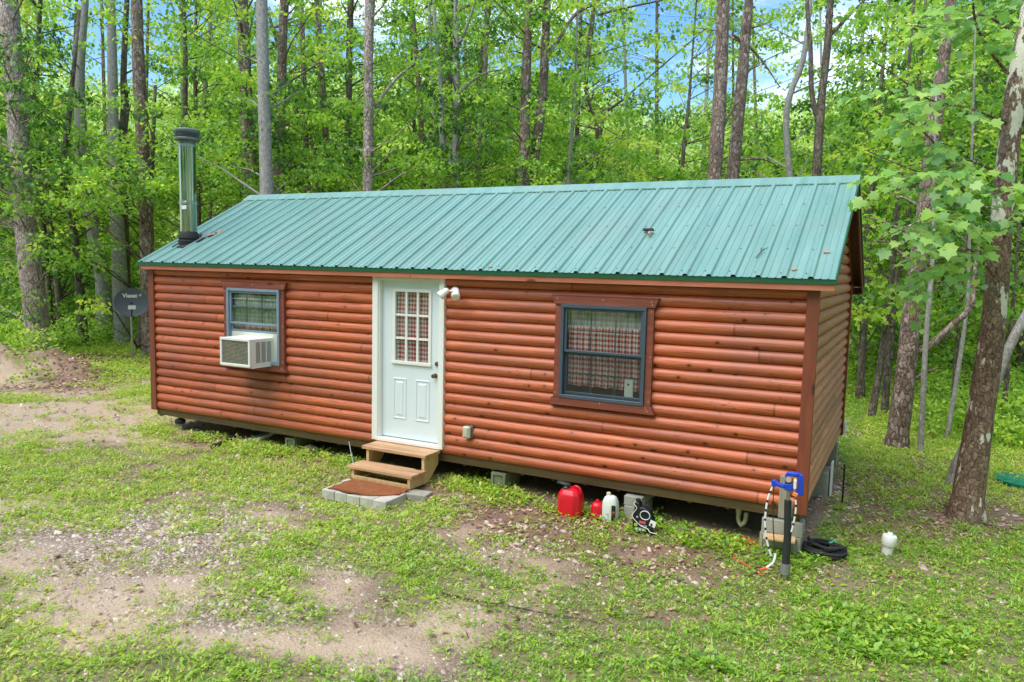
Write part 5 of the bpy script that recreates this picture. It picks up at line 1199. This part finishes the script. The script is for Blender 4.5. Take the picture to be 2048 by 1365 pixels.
T('thin pale grey trunk immediately right of the large dark pine', 'grey', [(1868, 380, 6), (1865, 520, 9), (1852, 680, 10), (1842, 878, 12)], 11.9, ext=1.5)
T('mottled sycamore with peeling bark in the right foreground', 'sycamore', [(2068, -20, 34), (2032, 180, 37), (2018, 290, 39), (2000, 480, 41), (1988, 640, 44), (1962, 820, 50), (1936, 995, 60)], 8.85, name='sycamore_tree', crown='s',
  limbs=[[(2016, 148, 7, 8.8), (1975, 95, 6, 8.4), (1950, 40, 5, 8.0), (1945, -30, 4, 7.8)], [(2012, 245, 6, 8.8), (1930, 215, 5, 8.3), (1860, 200, 4, 7.9), (1790, 150, 3, 7.6), (1740, 120, 2, 7.5)],
         [(1996, 345, 6, 8.8), (1930, 320, 5, 8.2), (1870, 350, 4, 7.8), (1800, 330, 3, 7.5), (1730, 300, 2, 7.4)], [(2000, 420, 5, 8.8), (1940, 400, 4, 8.5), (1880, 300, 4, 8.2), (1820, 245, 3, 8.0), (1770, 230, 2, 7.9)], [(2022, 60, 6, 8.8), (1960, 30, 5, 8.5), (1890, 60, 4, 8.2), (1820, 50, 3, 8.0)], [(1994, 560, 5, 8.8), (1940, 500, 4, 8.5), (1880, 520, 3, 8.3), (1820, 560, 2, 8.2)], [(1990, 500, 6, 8.8), (1920, 430, 5, 8.1), (1850, 440, 4, 7.7), (1780, 470, 3, 7.4), (1735, 490, 2, 7.3)], [(2005, 480, 5, 8.8), (2040, 420, 4, 8.2), (2080, 380, 3, 7.8)]])
T('grey slanting tree behind the sycamore, running off the right edge', 'grey', [(2110, 520, 17), (2058, 620, 18), (2016, 700, 18), (1978, 800, 20), (1925, 910, 24)], 10.2, ext=5)
T('thin pale sapling left of the sycamore with a slight lean', 'grey', [(1940, 430, 5), (1935, 600, 7), (1915, 750, 9), (1893, 880, 10)], 13)
T('thin dark sapling between the large pine and the sycamore', 'dark', [(1925, 560, 5), (1915, 680, 7), (1905, 800, 8)], 14.5)
T('thin sapling right of the sycamore at the photo edge', 'dark', [(2030, 560, 6), (2018, 700, 9), (2005, 860, 10)], 14)
T('short dark trunk deep in the wood right of the sycamore', 'dark', [(2046, 560, 14), (2042, 700, 15), (2040, 820, 16)], 19)
# random understory and deeper trees
mid_label = 'slim leafy tree deep in the wood, one of many alike behind the nearer trunks'
for i_ in range(38):
    dpt = random.uniform(26, 38); u = -80 + i_ * 74 + random.uniform(-30, 30); w = random.uniform(6, 11); ln = random.uniform(-30, 30); vb = 420
    if 1690 < u: dpt = random.uniform(20, 30); vb = 640
    if u < 300: vb = 600
    T(mid_label, random.choice(['dark', 'grey', 'red_pine', 'dark']), [(u + ln, -20, w * .6), (u + ln * .5, vb * .5, w * .85), (u, vb, w)], dpt, 'slim trees deep in the wood', 'm')

# ---------- crowns: sprays of leaves hung on the trees near them
#            open sky shows where this is low; one row per 90 px of the survey photo, one column per 128 px
COV = np.array([
 [.85,.38,.55,1.0,.65,.60,.85,.95,.85,.50,.28,.65,.32,.55,.95,1.0],
 [.85,.20,.50,1.0,.68,.70,.90,1.0,.92,.50,.28,.58,.24,.52,1.0,1.0],
 [.90,.38,.60,1.0,.80,.90,.95,.98,.98,.60,.28,.45,.40,.75,1.0,1.0],
 [1.0,.90,.95,1.0,1.0,1.0,1.0,1.0,1.0,.95,.75,.75,.85,1.0,1.0,1.0],
 [1.0]*16, [1.0]*16, [1.0]*16, [1.0]*16, [1.0]*16, [1.0]*16])
def cov(u, v):
    x_ = np.clip(u / 128 - .5, 0, 14.999); y_ = np.clip(v / 90 - .5, 0, 8.999); xi = x_.astype(int); yi = y_.astype(int); fx = x_ - xi; fy = y_ - yi
    return (COV[yi, xi] * (1 - fx) + COV[yi, np.minimum(xi + 1, 15)] * fx) * (1 - fy) + (COV[np.minimum(yi + 1, 9), xi] * (1 - fx) + COV[np.minimum(yi + 1, 9), np.minimum(xi + 1, 15)] * fx) * fy
def clusters(n, u0, u1, v0, v1, d0, d1, layer, power=1.6, sides=False):
    u = RNG.uniform(u0, u1, n); v = RNG.uniform(v0, v1, n); d = RNG.uniform(d0, d1, n)
    c = cov(u, np.clip(v, 0, 899)) ** power; ok = RNG.random(n) < c
    P = CAM + d[:, None] * (cF + ((u - 1024) / FPX)[:, None] * cR - ((v - 682.5) / FPX)[:, None] * cU)
    ok &= P[:, 2] > gz(P[:, 0], P[:, 1]) + .35
    ok &= ~((P[:, 0] > -1.2) & (P[:, 0] < 10.4) & (P[:, 1] > -1) & (P[:, 1] < 5.6))
    ok &= ~((u > 205) & (u < 330) & (v > 520) & (d < 21.5))
    P = P[ok]
    tr = [t for t in TREES if t['crown'] == layer]
    best = np.full(len(P), 1e9); who = np.zeros(len(P), int)
    for k, t in enumerate(tr):
        ax0 = t['P'][len(t['P']) // 2]; dd = np.hypot(P[:, 0] - ax0[0], P[:, 1] - ax0[1]) * RNG.uniform(.8, 1.25, len(P)); m_ = dd < best; best[m_] = dd[m_]; who[m_] = k
    for k, t in enumerate(tr): t['C'] += [p_ for p_ in P[who == k]]
clusters(950, -120, 2170, -160, 420, 17.5, 22, 'n', 1.5)
clusters(2400, -120, 2170, -160, 420, 22, 29, 'n', 1.6)
clusters(420, -120, 1800, 190, 400, 18.5, 23, 'n', 1.0)
clusters(60, -120, 225, 300, 640, 18, 22, 'n')
clusters(420, -120, 330, 300, 640, 24, 30, 'n')
clusters(160, 1700, 2170, 0, 640, 13, 17, 'n', 1.2)
clusters(420, 1700, 2170, 0, 800, 17, 26, 'n', 1.2)
clusters(3000, -120, 2170, -140, 420, 26, 38, 'm', 1.7)
clusters(500, -120, 330, 300, 700, 24, 36, 'm')
clusters(650, 1690, 2170, 250, 820, 19, 30, 'm')
clusters(700, 2170, 2800, -100, 800, 19, 34, 'm')
def spray(C, nl, R0, flat, size, droopy=0):
    """leaf positions, directions, normals round cluster centres"""
    n = len(C); k = nl; a = RNG.uniform(0, 2 * np.pi, (n, k)); r = np.sqrt(RNG.random((n, k))) * R0 * RNG.uniform(.6, 1.25, (n, 1))
    el2 = RNG.uniform(.55, 1, (n, 1)); th = RNG.uniform(0, 3.14, (n, 1)); X = np.cos(a) * r; Y = np.sin(a) * r * el2
    tilt = RNG.normal(0, .22, (n, 2)); px_, py_ = X * np.cos(th) - Y * np.sin(th), X * np.sin(th) + Y * np.cos(th)
    Z = px_ * tilt[:, :1] + py_ * tilt[:, 1:] + RNG.normal(0, flat, (n, k)) - .18 * r * r / R0
    P = C[:, None, :] + np.stack([px_, py_, Z], -1)
    D = np.stack([px_, py_, RNG.normal(-.25, .3, (n, k)) * R0], -1) + RNG.normal(0, .45 * R0, (n, k, 3))
    Nn = np.stack([RNG.normal(0, .55, (n, k)), RNG.normal(-.15, .55, (n, k)), np.ones((n, k)) * .8], -1)
    rc = np.clip(RNG.normal(.44, .24, (n, 1)) + RNG.normal(0, .15, (n, k)), 0, 1)
    return P.reshape(-1, 3), unit(D.reshape(-1, 3)), unit(Nn.reshape(-1, 3)), RNG.uniform(.7, 1.25, n * k) * size, rc.ravel()
for t in TREES:
    if t['crown'] == 's' or not t['C']: continue
    C = np.array(t['C']); near = t['crown'] == 'n'
    P, D, Nn, S, R_ = spray(C, 58 if near else 46, .60 if near else .82, .07 if near else .12, .100 if near else .135)
    R_ = np.clip(R_ + RNG.normal(0, .10), 0, 1)
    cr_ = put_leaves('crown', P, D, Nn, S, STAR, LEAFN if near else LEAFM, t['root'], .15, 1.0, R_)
    # branches to the sprays
    mb = t['mb']; Pt = t['P']
    for c in C[::2 if near else 4]:
        hd = np.hypot(Pt[:, 0] - c[0], Pt[:, 1] - c[1]); 
        if hd.min() > 4.2: continue
        zt = c[2] - .45 * hd.min() - .2; k = int(np.argmin(np.abs(Pt[:, 2] - zt))); a = Pt[k]; m_ = (a + c) / 2 + np.array([0, 0, .12 * hd.min() * random.uniform(-.3, 1)]) + RNG.normal(0, .12, 3)
        r0 = min(t['R'][k] * .35, .035); mb.tube([tuple(a), tuple(m_), tuple(c), tuple(c + (c - m_) * .25)], [r0, r0 * .55, r0 * .3, .004], 4, False)
# sycamore crown: large lobed leaves along its limbs
syc = [t for t in TREES if t['crown'] == 's'][0]
PL, DL, tw = [], [], []
for lb in syc['limbs']:
    lb = [np.array(q_) for q_ in lb]; n_ = len(lb)
    for k in range(int(n_ * .25), n_):
        for side in range(2 if k < n_ - 2 else 4):
            if random.random() < .45 or lb[k][0] < 10.3: continue
            d_ = unit(lb[min(k, n_ - 1)] - lb[k - 1]); out = unit(np.cross(d_, [0, 0, 1])) * random.choice((-1, 1)); L = random.uniform(.18, .62)
            dr = unit(out * random.uniform(.3, 1) + d_ * random.uniform(.2, .9) + np.array([0, 0, random.uniform(-.55, .35)]))
            e1 = lb[k] + dr * L * .5 + np.array([0, 0, .02]); e2 = lb[k] + dr * L + np.array([0, 0, -.04]); tw.append((lb[k], e1, e2))
            m_ = int(3 + L * 9)
            for i_ in range(m_):
                t_ = .2 + .8 * i_ / (m_ - 1); p_ = lb[k] + (e2 - lb[k]) * t_; sd_ = unit(np.cross(dr, [0, 0, 1])) * (1 if i_ % 2 else -1)
                lv = unit(dr * (.5 + t_) + sd_ * (1.2 - .6 * t_) + np.array([0, 0, random.uniform(-.75, -.05)])); st_ = p_ + lv * random.uniform(.02, .06)
                tw.append((p_, (p_ + st_) / 2, st_)); PL.append(st_); DL.append(lv)
P = np.array(PL); D = np.array(DL); n_ = len(P)
Nn = unit(np.stack([RNG.normal(0, .35, n_), RNG.normal(-.45, .4, n_), np.ones(n_)], -1)); Nn = unit(Nn - D * np.sum(Nn * D, 1)[:, None])
put_leaves('crown', P, D, Nn, RNG.uniform(.06, .150, n_), LOBE, LEAFS, syc['root'], .25, 1.0)
mb = MB()
for a, b_, c in tw: mb.tube([tuple(a), tuple(b_), tuple(c)], [.0035, .0028, .0018], 3, False)
o = mb.build('twigs', simple('green_brown_twig', (.16, .15, .06), .7), syc['root'], recalc=False); o['kind'] = 'stuff'
for t in TREES: t['mb'].build('trunk', BARK[t['kind']], t['root'], True, recalc=False)

# ---------- far wood: one mass of crowns on the rising ground
def mass(name, label, n, u0, u1, vtop, vbot, d0, d1, size, nl, R0, m, kind_shape=STAR):
    u = RNG.uniform(u0, u1, n); d = RNG.uniform(d0, d1, n); top = np.interp(u, *vtop); v = top + (vbot - top) * RNG.random(n) ** .8
    P = CAM + d[:, None] * (cF + ((u - 1024) / FPX)[:, None] * cR - ((v - 682.5) / FPX)[:, None] * cU)
    P = P[P[:, 2] > gz(P[:, 0], P[:, 1]) - .3]
    a, b, c, s_, r_ = spray(P, nl, R0, R0 * .35, size); return tag(put_leaves(name, a, b, c, s_, kind_shape, m, None, .1, 1.0, r_), label, 'woodland', kind='stuff')
top = ([-150, 0, 120, 200, 300, 450, 600, 750, 900, 1050, 1200, 1300, 1400, 1500, 1560, 1700, 1850, 2048, 2200],
       [200, 190, 150, 170, 190, 130, 130, 150, 140, 150, 190, 225, 225, 235, 215, 190, 170, 160, 160])
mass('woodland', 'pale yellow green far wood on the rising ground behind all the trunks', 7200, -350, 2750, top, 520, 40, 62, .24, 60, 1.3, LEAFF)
# undergrowth at the wood's edge
def under_growth(name, label, pts, n, size, m, hgt=.9):
    u = RNG.uniform(0, 1, n); P = []
    for (ua, va, ub, vb, k) in pts:
        for _ in range(int(n * k)):
            q_ = ground_pt(random.uniform(ua, ub), random.uniform(va, vb)); P.append((q_[0], q_[1], float(gz(q_[0], q_[1])) + random.uniform(.05, hgt) * random.random() ** .5))
    P = np.array(P); P = P[~((P[:, 0] > -.3) & (P[:, 0] < 10.1) & (P[:, 1] > -1) & (P[:, 1] < 4.6))]
    a, b, c, s_, r_ = spray(P, 26, .30, .07, size); return tag(put_leaves(name, a, b, c, s_, HEX, m, None, .15, 1.0, r_), label, 'undergrowth', kind='stuff')
under_growth('undergrowth', 'leafy green undergrowth of bushes and seedlings along the edge of the wood', [(-60, 655, 215, 700, .40), (200, 668, 300, 690, .14), (40, 705, 120, 735, .03), (1700, 640, 2100, 760, .4), (1850, 760, 2100, 880, .22), (-60, 600, 300, 660, .3), (2000, 780, 2100, 900, .1), (2100, 640, 2700, 800, .35)], 1500, .085, LEAFM, .8)
# trees that stand behind where one looks from (seen only in glass and polished steel)
P = []
for k in range(2000):
    a = random.uniform(rad(-115), rad(115)); r = random.uniform(14, 21); fx, fy = .463, -.881
    ca, sa = math.cos(a), math.sin(a); P.append((9 + r * (fx * ca - fy * sa), -6 + r * (fx * sa + fy * ca), random.uniform(.5, 12.5)))
a, b, c, s_, r_ = spray(np.array(P), 16, 1.0, .3, .42)
tag(put_leaves('woodland', a, b, c, s_, STAR, LEAFM, None, .1, 1.0, r_), 'wood on the near side of the yard, reflected in the window glass', 'woodland', kind='stuff')

# small hanging feeder on the dark trunk beyond the right edge
fp = unproj(1724, 622, 16.6); t = root('bird_feeder', tuple(fp), 'tiny yellow bird feeder hanging among the trees just right of the end wall', 'bird feeder')
mb = MB(); mb.lathe(tuple(fp), [(.05, 0), (.06, .02), (.055, .10)], 12); mb.build('tray', simple('amber_plastic', (.75, .45, .05), .3), t, True)
mb = MB(); mb.lathe((fp[0], fp[1], fp[2] + .10), [(.085, 0), (.07, .03), (.01, .05)], 12); mb.tube([(fp[0], fp[1], fp[2] + .14), (fp[0] + .02, fp[1], fp[2] + .9)], .004, 5); mb.build('lid', BLACK, t, True)
